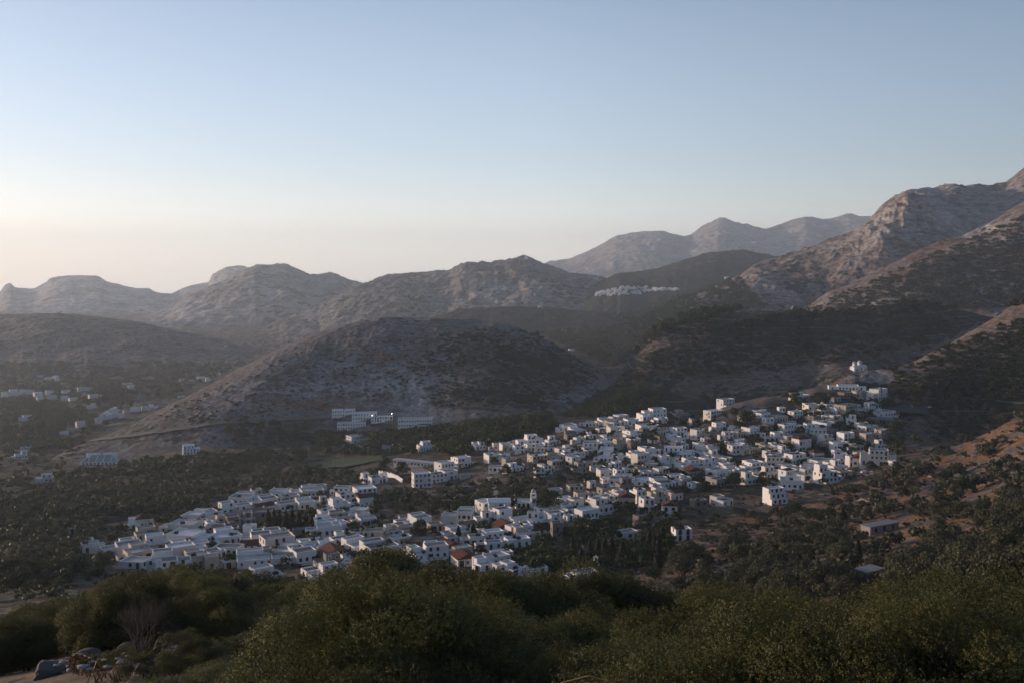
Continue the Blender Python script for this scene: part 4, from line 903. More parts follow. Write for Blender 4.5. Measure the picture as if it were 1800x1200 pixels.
# far hillside town: reads as one mass
b = MB(); rr_ = random.Random(5)
for k in range(210):
    t = rr_.random(); px = 1047+t*145; mid = 519-7*math.sin(min(1, t*1.5)*math.pi*.6)-3*t; hh = 2.2+5*math.sin(math.pi*min(1, t*1.1+.05))
    if t > .62: hh *= .6
    py = mid+rr_.uniform(-1, 1)*hh; p = hit(px, py)
    if p is None or p.y > 5200: continue
    w = rr_.uniform(4, 9); h = rr_.uniform(3, 6.5); b.box(p.x-w/2, p.x+w/2, p.y, p.y+9, p.z-6, p.z+h)
    for q in range(3): b.box(p.x-w/2+1+q*(w-2)/3, p.x-w/2+2+q*(w-2)/3, p.y-.1, p.y-.01, p.z+h*.45, p.z+h*.65, 1)
o = b.obj('hillside_town', [MW['W'][1], GLASS]); tag(o, 'far white town spread across the dark hillside', 'town', kind='stuff')
for px, py in ((1048,492),(950,541),(993,583),(1128,586),(1004,616),(1278,490),(1325,428)):
    p = hit(px, py)
    if p is None: continue
    k = p.y/F; b = MB(); rb = MB(); w, h = 8*k/2, 3.2*k; q = shell(b, -w, w, -4, 4, -4, h); rb.box(*q); r = empty('house', (p.x, p.y+4, p.z), .1); b.obj('wall', WH, r); rb.obj('roof', MR['flat'][0], r)
    for x in (-w*.5, w*.5): link('window', WIN['brown'], r, (x, -4, h*.35)).scale = (1.5, 1, 1.3)
    reg(r, 'house', 'lone white far house on the distant slopes', px, py, 'far lone houses', 9000)
# ------------------------------------------------------------------ vegetation
def leaf_mat(name, dark, light, trans=.25, rough=.55, orand=.25):
    t = NT(name); a = t.n('ShaderNodeAttribute'); a.attribute_name = 'tint'; oi = t.n('ShaderNodeObjectInfo')
    f = t.math('ADD', t.math('MULTIPLY', a.outputs['Fac'], 1-orand), t.math('MULTIPLY', t.math('POWER', oi.outputs['Random'], 1.5), orand))
    c = t.mix(f, dark, light); t.l(c, t.b.inputs['Base Color']); t.b.inputs['Roughness'].default_value = rough; t.b.inputs['Specular IOR Level'].default_value = .14
    tr = t.n('ShaderNodeBsdfTranslucent'); t.l(c, tr.inputs[0]); mx = t.n('ShaderNodeMixShader'); mx.inputs[0].default_value = trans
    t.l(t.b.outputs[0], mx.inputs[1]); t.l(tr.outputs[0], mx.inputs[2]); t.l(mx.outputs[0], t.out.inputs[0]); return t.m
LOAK = leaf_mat('kermes_oak_leaf', (.008,.012,.005), (.165,.162,.052), .2, .55, .42)  # dark end of the leaf colour also paints shade in crown hollows
LBUSH = leaf_mat('scrub_leaf', (.020,.024,.011), (.050,.052,.022))
LOLIVE = leaf_mat('olive_leaf', (.038,.046,.028), (.115,.118,.066))
LGREEN = leaf_mat('green_tree_leaf', (.018,.030,.010), (.050,.070,.022))
LCYP = leaf_mat('cypress_leaf', (.010,.014,.008), (.026,.032,.016), .1)
LGOLD = leaf_mat('dry_leaf', (.075,.042,.018), (.17,.09,.035))
BARK = plain('bark', (.075,.058,.042), .95); DEADW = plain('dead_wood', (.11,.085,.07), .95)

def rdir(R, n): v = R.normal(size=(n, 3)); return v/np.linalg.norm(v, axis=1)[:,None]
def leaves(P, N, size, R, asp=.55, spread=.6):
    """one diamond leaf per point, facing roughly along N"""
    n = len(P); N = N+R.normal(size=(n, 3))*spread; N /= np.linalg.norm(N, axis=1)[:,None]+1e-9
    T = np.cross(N, rdir(R, n)); T /= np.linalg.norm(T, axis=1)[:,None]+1e-9; B = np.cross(N, T)
    s = (size*R.uniform(.6, 1.35, n))[:,None]
    V = np.stack([P-T*s, P-B*s*asp, P+T*s, P+B*s*asp], 1).reshape(-1, 3)
    return V, np.arange(n*4).reshape(-1, 4)
def clump_points(R, nclump, n, rx, rz, cr=(.28, .48), low=-.35, fill=.12):
    """points on lumpy sub-crowns spread over an ellipsoid; returns points, outward directions, tint"""
    C = rdir(R, nclump*3); C = C[C[:,2] > low][:nclump]; k = len(C)
    rad_ = R.uniform(.68, .98, k)[:,None]; cen = C*rad_*np.array([rx, rx, rz]); cr_ = R.uniform(*cr, k)*rx
    cen = np.vstack([cen, [[0, 0, 0]]]); cr_ = np.r_[cr_, rx*.52]; sh = R.uniform(0, .55, k+1); sh[-1] = 0  # core clump gets the darkest tint: shade inside the crown, painted in
    i = R.choice(k+1, n, p=np.r_[cr_[:-1]**2, cr_[-1]**2*.7]/(np.sum(cr_[:-1]**2)+cr_[-1]**2*.7))
    D = rdir(R, n); D[:,2] = np.where(D[:,2] < -.3, -D[:,2]*.6, D[:,2])
    rr = np.where(R.rand(n) < fill, R.uniform(.3, .9, n), 1+R.normal(size=n)*.07)
    P = cen[i]+D*(cr_[i]*rr)[:,None]*np.array([1, 1, .85])
    return P, D, np.clip(sh[i]+R.uniform(0, .5, n), 0, 1)
def crown_mesh(name, seed, rx, rz, nclump, n, leaf, mat, sprig=0, asp=.55, cr=(.28,.48), low=-.35):
    R = np.random.RandomState(seed)
    if sprig:
        ns = n//sprig; P, D, t = clump_points(R, nclump, ns, rx, rz, cr, low)
        D = D*.8+R.normal(size=D.shape)*.35+np.array([0, 0, .25]); D /= np.linalg.norm(D, axis=1)[:,None]
        L = R.uniform(.03, .075, ns)*rx*.9; u = np.tile(np.linspace(-.6, 1, sprig), ns)
        Pi = np.repeat(P, sprig, 0)+np.repeat(D*L[:,None], sprig, 0)*u[:,None]+R.normal(size=(ns*sprig, 3))*leaf*.7
        V, Fq = leaves(Pi, np.repeat(D, sprig, 0), leaf, R, asp, .55); tint = np.repeat(t, sprig)+R.uniform(-.15, .25, ns*sprig)*1+np.tile(np.linspace(-.1, .2, sprig), ns)
    else:
        P, D, tint = clump_points(R, nclump, n, rx, rz, cr, low); V, Fq = leaves(P, D, leaf, R, asp)
    return np_mesh(name, V, Fq, [mat], {'tint': ('FLOAT', 'FACE', np.clip(tint, 0, 1))})
def trunk_mesh(seed, h, r, spread, nl=5):
    rnd = random.Random(seed); b = MB(); p = Vector((0, 0, -.8)); rr = r
    q = Vector((rnd.uniform(-.1,.1)*h, rnd.uniform(-.1,.1)*h, h*.45)); b.tube(p, q, rr*1.3, rr*.8, 8)
    for k in range(nl):
        a = 2*math.pi*k/nl+rnd.uniform(-.4,.4); m = q+Vector((math.cos(a)*spread*.45, math.sin(a)*spread*.45, h*rnd.uniform(.15,.27))); b.tube(q, m, rr*.55, rr*.35, 6)
        for j in range(2):
            a2 = a+rnd.uniform(-.7,.7); b.tube(m, m+Vector((math.cos(a2)*spread*.4, math.sin(a2)*spread*.4, h*rnd.uniform(.1,.2))), rr*.33, rr*.1, 5)
    return b.mesh('trunk', BARK)
# ---- foreground oaks and bushes: unit radius 1 variants at three leaf scales, sized by object scale
FG = {'near': [(crown_mesh('crown', 21+i, 2.6, 2.0, 30, 105000, .023, LOAK, 14, .5, (.18,.36), -.5), trunk_mesh(31+i, 2.6, .14, 2.0)) for i in range(3)],
      'mid': [(crown_mesh('crown', 41+i, 4.0, 3.1, 34, 115000, .038, LOAK, 10, .55, (.17,.34), -.5), trunk_mesh(51+i, 4.0, .2, 3.0)) for i in range(3)],
      'far': [(crown_mesh('crown', 61+i, 4.6, 3.7, 34, 50000, .085, LOAK, 5, .6, (.18,.33), -.5), trunk_mesh(71+i, 4.4, .25, 3.2)) for i in range(3)]}
FR_ = {'near': 2.6, 'mid': 4.0, 'far': 4.6}; FZ = {'near': 2.0, 'mid': 3.1, 'far': 3.7}
# photo x, top y, distance, crown radius m
FT = """40 1072 95 5/-30 1080 85 5/100 1060 100 5/145 1045 105 5/190 1030 110 5/235 1012 116 4.6/275 1000 122 5/325 994 120 5/370 1008 108 4.2/405 1020 100 4.5/300 1035 90 4.2/440 1012 104 4.4/480 1020 100 4.4/515 1018 98 4.4/548 1030 88 3.6/150 1080 72 5/60 1108 60 4.6/225 1085 62 4.2/5 1130 46 4/110 1125 50 4.4/190 1120 44 3.6/330 1070 60 5/300 1105 48 3/400 1110 42 3.2/435 1085 44 3.2/462 1085 42 3/380 1135 32 2.8/440 1130 28 2.6/300 1165 25 2.2/370 1178 20 2.0/460 1175 18 1.9/0 1175 32 3/60 1165 38 3/-40 1140 44 4
650 966 82 4.8/700 970 86 5/735 985 88 4.2/625 998 78 4/735 1020 60 3.4/632 1050 34 2.8/660 1038 30 3.4/720 1020 31 3.8/775 1006 33 4/830 1002 34 4/885 1010 36 4/612 1130 17 2.1/650 1095 20 2.8/720 1085 21 2.8/790 1075 22 3/860 1080 24 3/930 1015 36 4/985 1003 39 4.2/1040 1008 40 4.2/1090 1012 42 4.2/1140 1030 42 4.4/930 1085 25 3.2/1000 1080 26 3.2/1070 1085 28 3.2/1135 1095 30 3.4/610 1175 12 1.9/690 1155 13 2.1/770 1150 14 2.2/850 1150 15 2.3/930 1155 16 2.4/1010 1150 19 2.6/1090 1150 20 2.6/1170 1060 40 4/540 1160 13 2
1190 1145 12 2/1240 1100 13.5 2.2/1225 1075 18 2.5/1290 1045 17 2.6/1305 1028 19 2.4/1350 1045 16 2.4/1400 1060 17 2.6/1450 1058 19 2.8/1510 1050 21 3/1565 1062 22 3/1615 1050 19 2.8/1640 1030 17 2.6/1690 1022 15 2.5/1735 1018 14 2.4/1785 1012 13 2.4/1835 1010 12 2.4/1260 1160 9.5 1.8/1330 1120 10.5 2/1400 1125 11 2/1470 1125 11.5 2.1/1540 1120 12 2.1/1610 1110 11 2.1/1680 1090 10.5 2/1750 1085 10 2/1820 1090 9.5 2/1450 1085 15 2.4/1560 1085 16 2.5/1350 1085 13.5 2.2/1650 1070 13.5 2.3/1190 1185 9.5 1.4"""
SIL = np.array([(-120,1085),(0,1062),(100,1045),(200,1015),(300,990),(340,990),(370,1010),(450,1012),(520,1020),(560,1045),(590,1022),(610,1000),(640,972),(680,962),(730,975),(765,1000),(800,1000),(860,1005),(940,1008),(1000,1000),(1060,1006),(1120,1020),(1160,1035),(1190,1090),(1215,1112),(1240,1085),(1290,1045),(1310,1025),(1350,1042),(1400,1060),(1460,1052),(1520,1050),(1600,1056),(1640,1026),(1700,1018),(1760,1010),(1800,998),(1900,990)], float)
NFG = 0
def fg_tree(px, pt, d, R):
    global NFG
    i = NFG; NFG += 1
    k = 'near' if d < 17 else 'mid' if d < 52 else 'far'
    a, q = aq(px, pt); x = a*d; g = float(height(x, d)); top = q*d
    if top-g < .8: return
    sc = R/FR_[k]; rz = FZ[k]*sc*1.3; rz_s = min(1, max(.45, (top-g)/(rz*1.35)))
    rnd = random.Random(i*3+1); cz = top-FZ[k]*1.14*sc*rz_s
    cm, tm = FG[k][i % 3]
    r = empty('oak_tree', (x, d, g), rnd.uniform(0, 6.28)); c = link('crown', cm, r, (0, 0, cz-g)); c.scale = (sc*rnd.uniform(.9, 1.15), sc*rnd.uniform(.9, 1.15), sc*rz_s)
    tk = link('trunk', tm, r); hh = {'near': 2.6, 'mid': 4.0, 'far': 4.4}[k]; tk.scale = (sc*.72, sc*.72, max(.12, (cz-g+.25*sc*rz_s*FZ[k])/hh))
    reg(r, 'oak tree', ('leafy green-brown oak thicket' if d < 17 else 'dark dense evergreen oak' if px in (650, 700, 735) else 'rounded evergreen oak'), px, pt+R*900/d, 'evergreen oaks on the near slope', R/d*F)
    if top-g > rz*1.7 and d < 60:       # foliage clothes the tree down to the slope
        c2 = link('lower_foliage', FG[k][(i+1) % 3][0], r, (0, 0, max(rz*.45, cz-g-rz*1.15))); c2.scale = (sc*.95, sc*.95, sc); c2.rotation_euler = (0, 0, 2)
for t in FT.replace('\n', '/').split('/'):
    px, pt, d, R = map(float, t.split()); fg_tree(px, pt, d, R*(.62 if d < 20 else .72 if d < 60 else .95))
rnd = random.Random(303)
for x0, x1, d0, d1, h0, h1, n in ((1170, 1860, 8.5, 21, 1.8, 4.2, 40), (500, 1190, 12, 42, 2.2, 5, 50), (-100, 540, 34, 112, 2.6, 5, 60)):
    c = t_ = 0
    while c < n and t_ < 4000:
        t_ += 1; px = rnd.uniform(x0, x1); d = math.exp(rnd.uniform(math.log(d0), math.log(d1)))
        a, _ = aq(px, 1100); g = float(height(a*d, d)); h = rnd.uniform(h0, h1); top = g+h; X, Y = to_px(a*d, d, top)
        s = np.interp(px, SIL[:,0], SIL[:,1])+rnd.uniform(8, 40)
        if Y < s: 
            Y = s
        R = min(h*.5, rnd.uniform(.9, 1.7)*(1 if d < 20 else 1.5))
        if Y > 1240: continue
        if 60 < px < 350 and Y > 1085 or 490 < px < 625 and 1030 < Y < 1135 or (970 < px < 1140 and d < 13): continue
        fg_tree(px, Y, d, R); c += 1
# ---- village trees by hand: x, foot y, width, height, kind
VT = """472 936 12 44 c/482 937 12 46 c/492 936 11 42 c/503 937 12 44 c/514 937 11 46 c/526 936 12 42 c/538 936 11 38 c/548 935 10 34 c/1007 985 14 46 c/1023 988 11 28 c/1037 985 13 40 c/1051 978 12 38 c/1063 983 14 44 c/1074 990 16 50 c/1094 996 18 52 c/1128 970 11 30 c/1141 978 14 52 c/1150 986 12 50 c/1158 1000 14 72 c/1164 965 13 44 c/806 953 10 32 c/832 950 13 32 c/162 925 10 24 c/1508 988 12 44 c/1482 925 13 34 c/1020 1000 13 30 c
739 955 36 44 g/965 896 50 40 g/708 836 30 26 g/935 800 10 8 g/888 835 24 20 g/945 838 26 20 g/870 815 16 14 g/1000 905 14 14 g/490 960 20 14 g/365 968 18 10 g/425 950 16 12 g/350 925 16 14 g/500 925 16 12 g/1105 905 34 26 g/1085 925 40 26 g/1050 938 36 22 g/1022 930 30 22 g/1130 935 26 20 g/1158 900 22 18 g/1290 853 34 26 g/1340 852 26 16 g/1358 857 26 22 g/1325 783 28 20 g/1345 760 20 14 g/1390 702 34 20 g/1400 712 30 18 g/1440 712 34 24 g/1465 702 20 14 g/1310 745 30 24 g/1290 730 18 16 g/1300 755 20 16 g/1365 755 18 12 g/1385 780 18 12 g/1408 765 20 18 g/1500 735 16 16 g/1540 712 10 14 g/1560 716 30 16 g/1575 760 30 22 g/1500 805 30 20 g/1530 825 20 16 g/1575 830 26 18 g/1250 735 20 14 g/1225 745 14 12 g/1215 735 14 10 g/1178 748 14 10 g/1115 765 16 10 g/1080 765 16 10 g/1045 763 18 10 g/1005 800 14 12 g/1060 830 16 12 g/1090 845 20 14 g/1112 828 20 12 g/1150 818 20 14 g/1160 848 20 14 g/1025 845 26 14 g/985 850 26 16 g/900 850 20 14 g/1200 870 30 20 g/1240 862 26 18 g/1180 865 20 12 g/850 880 24 12 g/820 870 24 12 g/780 870 26 14 g/745 880 24 12 g/720 900 26 16 g/760 905 26 16 g/690 895 20 14 g/700 925 20 14 g/660 880 20 14 g/665 955 22 14 g/640 960 16 10 g/860 960 26 18 g/845 972 22 14 g/895 970 26 16 g/930 975 30 18 g/955 970 28 20 g/900 990 24 14 g/940 995 26 14 g/985 985 26 18 g/960 960 20 14 g/995 958 18 14 g/810 965 20 12 g/865 925 16 10 g/760 935 16 12 g/530 1030 24 22 g/510 1024 20 14 g/875 1012 14 12 g/965 1016 20 14 g/1000 1000 26 16 g/1455 920 44 30 G/1430 915 34 26 G/1490 905 30 24 G/1440 935 30 20 G/1690 870 40 34 G/1660 845 30 20 G/1400 900 30 20 g/1380 905 26 16 g/1330 915 40 18 o/1295 905 30 16 o/1230 925 26 16 o/1255 915 24 14 o/1215 965 22 16 g/1190 945 18 16 d/1240 990 34 22 g/1270 975 30 20 o/1340 985 34 26 o/1310 1000 34 24 o/1300 950 36 20 o/1350 960 34 20 o/1405 1000 40 26 o/1460 985 40 26 o/1530 975 44 26 o/1590 990 44 28 o/1640 960 40 26 o/1700 965 44 30 o/1760 950 44 30 o/1610 905 44 28 o/1560 900 36 22 o/1720 930 40 22 o/1460 1035 44 28 o/1400 1040 44 30 G/1340 1050 44 30 G/1520 1030 44 26 o/1600 1040 44 30 o/1655 1010 44 30 o/1250 1035 44 28 G/1200 1040 40 30 G/1150 1020 36 28 G/1660 800 34 20 o/1620 830 34 18 o/1580 855 34 18 o/1730 800 40 22 o/1700 760 34 20 o/1760 745 34 20 o/1640 780 26 16 o/1540 850 34 16 o/1500 865 30 16 o/1470 890 30 18 o/1540 880 30 16 o/1130 958 30 20 g/1110 985 24 18 o
380 985 22 14 g/345 968 14 10 g/130 970 60 34 o/60 990 50 26 o/30 1030 60 36 o/110 1000 34 18 o/95 1010 22 14 o/160 1000 30 16 o/190 985 26 18 o/20 960 50 24 o/95 945 40 18 o/150 935 30 16 o/200 955 26 22 o/210 935 22 16 o/40 920 40 18 o"""
MIDV = {}
def mk(kind, i):
    if kind == 'g': return crown_mesh('crown', 200+i, 1, .95, 18, 2600, .062, LGREEN, 0, .7, (.3,.5)), 'g'
    if kind == 'G': return crown_mesh('crown', 230+i, 1, 1.0, 20, 2600, .065, LGREEN, 0, .7, (.28,.45)), 'G'
    if kind == 'o': return crown_mesh('crown', 260+i, 1, .8, 16, 2600, .058, LOLIVE, 0, .7, (.3,.5)), 'o'
    if kind == 'd': return crown_mesh('crown', 290+i, 1, .9, 12, 900, .08, LGOLD, 0, .7, (.3,.5)), 'd'
for k in 'gGod': MIDV[k] = [mk(k, i)[0] for i in range(4)]
def cyp(seed):
    R = np.random.RandomState(seed); n = 2600; z = R.beta(1.1, 1.5, n); a = R.uniform(0, 2*np.pi, n)
    r = np.sin(np.clip(z*.93+.07, 0, 1)**.6*np.pi)**.75*(1+.16*np.sin(a*3+z*9)+R.normal(size=n)*.08)*np.where(R.rand(n) < .2, .6, 1)
    P = np.stack([r*np.cos(a), r*np.sin(a), z], 1); N = np.stack([np.cos(a), np.sin(a), .3+0*a], 1); V, Fq = leaves(P*np.array([1, 1, 6.]), N, .2, R, .6, .4); V = V/np.array([1, 1, 6.])
    return np_mesh('crown', V, Fq, [LCYP], {'tint': ('FLOAT', 'FACE', R.rand(n))})
CYP = [cyp(400+i) for i in range(3)]
TRU = [trunk_mesh(500+i, 1.0, .045, .5) for i in range(3)]
TREES = 0
def mid_tree(px, py, wp, hp, k, i, parts=True, pos=None):
    global TREES
    p = pos or hit(px, py)
    if p is None: return
    s = p.y/F; rnd = random.Random(i*7+3); R = wp*s/2*1.05; H = hp*s
    nm, cat, w = {'c': ('cypress_tree', 'cypress', 'tall dark pointed cypress'), 'g': ('broadleaf_tree', 'tree', 'rounded dark green garden tree'), 'G': ('broadleaf_tree', 'tree', 'large bushy green tree'), 'o': ('olive_tree', 'olive tree', 'grey-green olive tree'), 'd': ('broadleaf_tree', 'tree', 'dry orange-brown leaved tree')}[k]
    r = empty(nm, (p.x, p.y, p.z-.15), rnd.uniform(0, 6.28))
    if k == 'c': c = link('crown', CYP[i % 3], r, (0, 0, H*.04)); c.scale = (R*.95, R*.95, H*.97); b = link('trunk', TRU[i % 3], r); b.scale = (2, 2, H*.3)
    else:
        m = MIDV[k][i % 4]; zr = {'g': 1.12, 'G': 1.2, 'o': .98, 'd': 1.08}[k]; rz = min(H*.62, R*1.15)/zr if H > R else H*.5
        c = link('crown', m, r, (0, 0, H-rz*zr)); c.scale = (R*.84, R*.84*rnd.uniform(.9, 1.15), rz); b = link('trunk', TRU[i % 3], r); b.scale = (R*1.2, R*1.2, (H-rz*.8))
    reg(r, cat, w, px, py-hp/2, {'c': 'cypresses in the village', 'o': 'olive trees', 'g': 'trees among the houses', 'G': 'trees among the houses', 'd': 'trees among the houses'}[k], wp); TREES += 1
for i, t in enumerate(VT.replace('\n', '/').split('/')):
    q = t.split(); mid_tree(*map(float, q[:4]), q[4], i)
# ---- the groves and scrub: largest become single trees, the rest one mass
AREAS = [ ([(-30,985),(140,995),(110,1060),(-30,1070)], 26, (3, 6), 'o'),
 ([(-40,765),(150,778),(110,842),(-40,842)], 90, (5, 8), 'o'), ([(520,792),(700,788),(705,812),(665,838),(520,838)], 90, (4, 8), 'g'),
 ([(860,835),(1000,770),(1200,745),(1400,730),(1540,720),(1560,800),(1300,850),(1000,860)], 190, (2.5, 5), 'g'), ([(300,930),(560,865),(660,880),(620,1000),(260,1000)], 70, (2.5, 4.5), 'g'),  # polygon, count, crown width m (lo, hi), kind, keep away from houses
 ([(-80,850),(200,845),(420,820),(660,830),(640,858),(400,880),(330,900),(200,915),(150,960),(180,1010),(-80,1040)], 1150, (4.5, 8.5), 'o'),
 ([(1500,830),(1620,760),(1810,700),(1900,700),(1900,1050),(1250,1060),(1180,1010),(1230,940),(1420,890)], 450, (3.5, 9), 'o'),
 ([(640,870),(700,850),(860,850),(1000,850),(960,880),(860,890),(700,900)], 130, (4, 7), 'o'),
 ([(560,770),(700,765),(880,745),(960,735),(980,760),(900,775),(840,800),(800,800),(700,800),(560,800)], 600, (6, 11), 'g'),
 ([(100,830),(330,805),(560,790),(560,812),(300,840),(100,850)], 260, (5, 9), 'g'),
 ([(380,745),(560,745),(590,775),(420,790)], 60, (6, 10), 'g'),
 ([(990,740),(1060,690),(1160,690),(1160,725),(1080,735)], 260, (5, 9), 'g'),
 ([(1290,735),(1420,700),(1560,705),(1600,760),(1560,830),(1480,850),(1180,870),(1000,850),(960,800),(1000,760),(1200,745)], 300, (3.5, 6), 'g'),
 ([(200,900),(640,860),(700,960),(640,1000),(230,1000)], 220, (3.5, 6), 'g'),
 ([(780,880),(1200,890),(1180,1000),(960,1010),(800,990)], 260, (4, 7.5), 'g'),
 ([(0,700),(260,690),(200,740),(120,790),(0,800)], 800, (7, 12), 'o'),
 ([(0,640),(430,640),(300,700),(0,720)], 700, (9, 15), 'o'),
 ([(930,585),(1180,575),(1120,620),(1080,650),(1030,625)], 620, (8, 13), 'o'),
 ([(1050,560),(1300,490),(1340,540),(1160,590)], 500, (10, 17), 'g'),
 ([(1060,690),(1200,580),(1560,540),(1700,560),(1560,625),(1300,660),(1150,670)], 1100, (3, 8), 'b'),
 ([(1560,650),(1800,560),(1800,700),(1640,730),(1580,700)], 500, (3, 8), 'b'),
 ([(250,740),(520,620),(900,570),(1060,650),(960,715),(700,700),(400,745)], 900, (2, 4.5), 'b'),
 ([(820,580),(940,585),(1050,650),(960,720),(760,715),(720,640)], 900, (2.5, 6), 'b'),
 ([(1150,600),(1420,545),(1800,380),(1800,540),(1400,560)], 1500, (6, 13), 'b'),
 ([(-50,930),(1850,700),(1850,1060),(-50,1060)], 1600, (1.2, 2.8), 'b'),
]
rnd = random.Random(77); CAND = []
for P, n, (lo, hi), k in AREAS:
    x0 = min(p[0] for p in P); x1 = max(p[0] for p in P); y0 = min(p[1] for p in P); y1 = max(p[1] for p in P); c = t_ = 0
    while c < n and t_ < n*30:
        t_ += 1; x = rnd.uniform(x0, x1); y = rnd.uniform(y0, y1)
        if not inpoly(x, y, P): continue
        p = hit(x, y)
        if p is None: continue
        if fbm(np.array([p.x/40.]), np.array([p.y/40.]), 3)[0] < -.18 and rnd.random() < .8 and k != 'b': continue
        s = p.y/F; w = rnd.uniform(lo, hi); wp = w/s; hp = wp*(.85 if k != 'b' else .5)
        if k != 'b':
            bad = False
            for hx, hy, hw, hh in HREC:
                ox = min(x+wp/2, hx+hw/2)-max(x-wp/2, hx-hw/2); oy = min(y, hy)-max(y-hp, hy-hh)
                if ox > 1 and oy > 1.5 and (y > hy-hh*.25) and ox*oy > (.12 if w > 6 else .3)*hw*hh: bad = True; break
            if bad: continue
        if k == 'b' and any(abs(x-hx) < hw/2+2 and hy-hh < y < hy+2 for hx, hy, hw, hh in HREC): continue
        if abs(x-598) < 62 and 800 < y < 832: continue
        if abs(x-172) < 40 and 795 < y < 830: continue
        if abs(x-735) < 50 and 800 < y < 836 or abs(x-1510) < 26 and abs(y-650) < 14 or abs(x-1425) < 22 and abs(y-672) < 18: continue
        CAND.append((wp, x, y, hp, k, p, w)); c += 1
CAND.sort(key=lambda c: -c[0])
nsing = 0; REST = {'o': [], 'g': [], 'b': []}
for c in CAND:
    wp, x, y, hp, k, p, w = c
    if k != 'b' and nsing < 150 and -30 < x < 1830: mid_tree(x, y, wp, hp, k, 1000+nsing, pos=p); nsing += 1
    else: REST[k].append((p, w, hp/wp))
def mass(name, L, mat, n, leaf, label, cat, seed, zf=1.0):
    R = np.random.RandomState(seed); base_ = []
    for v in range(6): P, D, t = clump_points(R, 8, n, 1, .85, (.32,.5)); base_.append((P, D, t))
    V = []; T = []
    for i, (p, w, ar) in enumerate(L):
        P, D, t = base_[i % 6]; a = R.uniform(0, 6.28); ca, sa = math.cos(a), math.sin(a); M = np.array([[ca, sa, 0], [-sa, ca, 0], [0, 0, 1]])
        h = w*ar; lf = leaf*w/2
        Q = (P@M)*np.array([w/2*.85, w/2*.85, h*.48])+np.array([p.x, p.y, p.z+h*.45]); vv, _ = leaves(Q, D@M, lf, R, .75, .5); V.append(vv); T.append(np.clip(t*.7+R.uniform(0, .3), 0, 1))
    V = np.vstack(V); m = len(V)//4; me = np_mesh(name, V, np.arange(m*4).reshape(-1, 4), [mat], {'tint': ('FLOAT', 'FACE', np.concatenate(T))})
    tag(link(name, me), label, cat, kind='stuff'); print(name, len(L))
mass('olive_grove', REST['o'], LOLIVE, 150, .17, 'grey-green olive groves covering the valley floor', 'olive grove', 1)
mass('woodland', REST['g'], LGREEN, 170, .16, 'dark green woodland filling gaps and valley bottoms', 'woodland', 2)
mass('scrub', REST['b'], LBUSH, 46, .26, 'low dark scrub dotted over the dry hills', 'scrub', 3)
# bushes clothing the near slope between the oaks
L = []; rn = random.Random(8)
while len(L) < 330:
    d_ = math.exp(rn.uniform(math.log(14), math.log(210))); a_ = rn.uniform(-.62, .72); x_ = a_*d_; g_ = float(height(x_, d_)); w_ = rn.uniform(1.6, 3.6); X, Y = to_px(x_, d_, g_+w_*.8)
    if -300 < X < 520 and d_ < 62 or 470 < X < 680 and d_ < 80 or d_ < 30: continue
    if -130 < X < 1900 and Y < np.interp(X, SIL[:,0], SIL[:,1])+12: continue
    L.append((Vector((x_, d_, g_-.1)), w_, .7))
mass('thicket', L, LBUSH, 900, .075, 'low evergreen bushes clothing the near slope', 'thicket', 4)
# ---- dry grass and small plants near the viewpoint and between the rocks
DRYG = leaf_mat('dry_grass_blade', (.045,.040,.024), (.10,.078,.045)); R = np.random.RandomState(9); GPV = []; GT = []
for px, py, rx, ry, n in ((560,1085,60,50,1000),(260,1130,170,50,900),(600,1050,60,20,500),(1060,1190,90,20,600)):
    for _ in range(n):
        x = px+R.normal()*rx*.6; y = py+R.normal()*ry*.6; p = hit(x, min(y, 1230))
        if p is None or p.y > 70: continue
        h = R.uniform(.12, .45); a = R.uniform(0, 6.28)
        for q in range(5):
            b_ = a+R.normal()*1.2; dx = math.cos(b_)*.02; dy = math.sin(b_)*.02; lx = R.normal()*h*.4; ly = R.normal()*h*.4; ox, oy = R.normal(size=2)*.1
            X, Y, Zz = p.x+ox, p.y+oy, p.z-.03
            GPV += [(X-dx,Y-dy,Zz),(X+dx,Y+dy,Zz),(X+lx+dx*.3,Y+ly+dy*.3,Zz+h),(X+lx-dx*.3,Y+ly-dy*.3,Zz+h)]; GT.append(R.rand())
me = np_mesh('dry_grass', np.array(GPV), np.arange(len(GPV)).reshape(-1, 4), [DRYG], {'tint': ('FLOAT', 'FACE', np.array(GT))}); tag(link('dry_grass', me), 'dry brown grass on the rocky near slope', 'grass', kind='stuff')
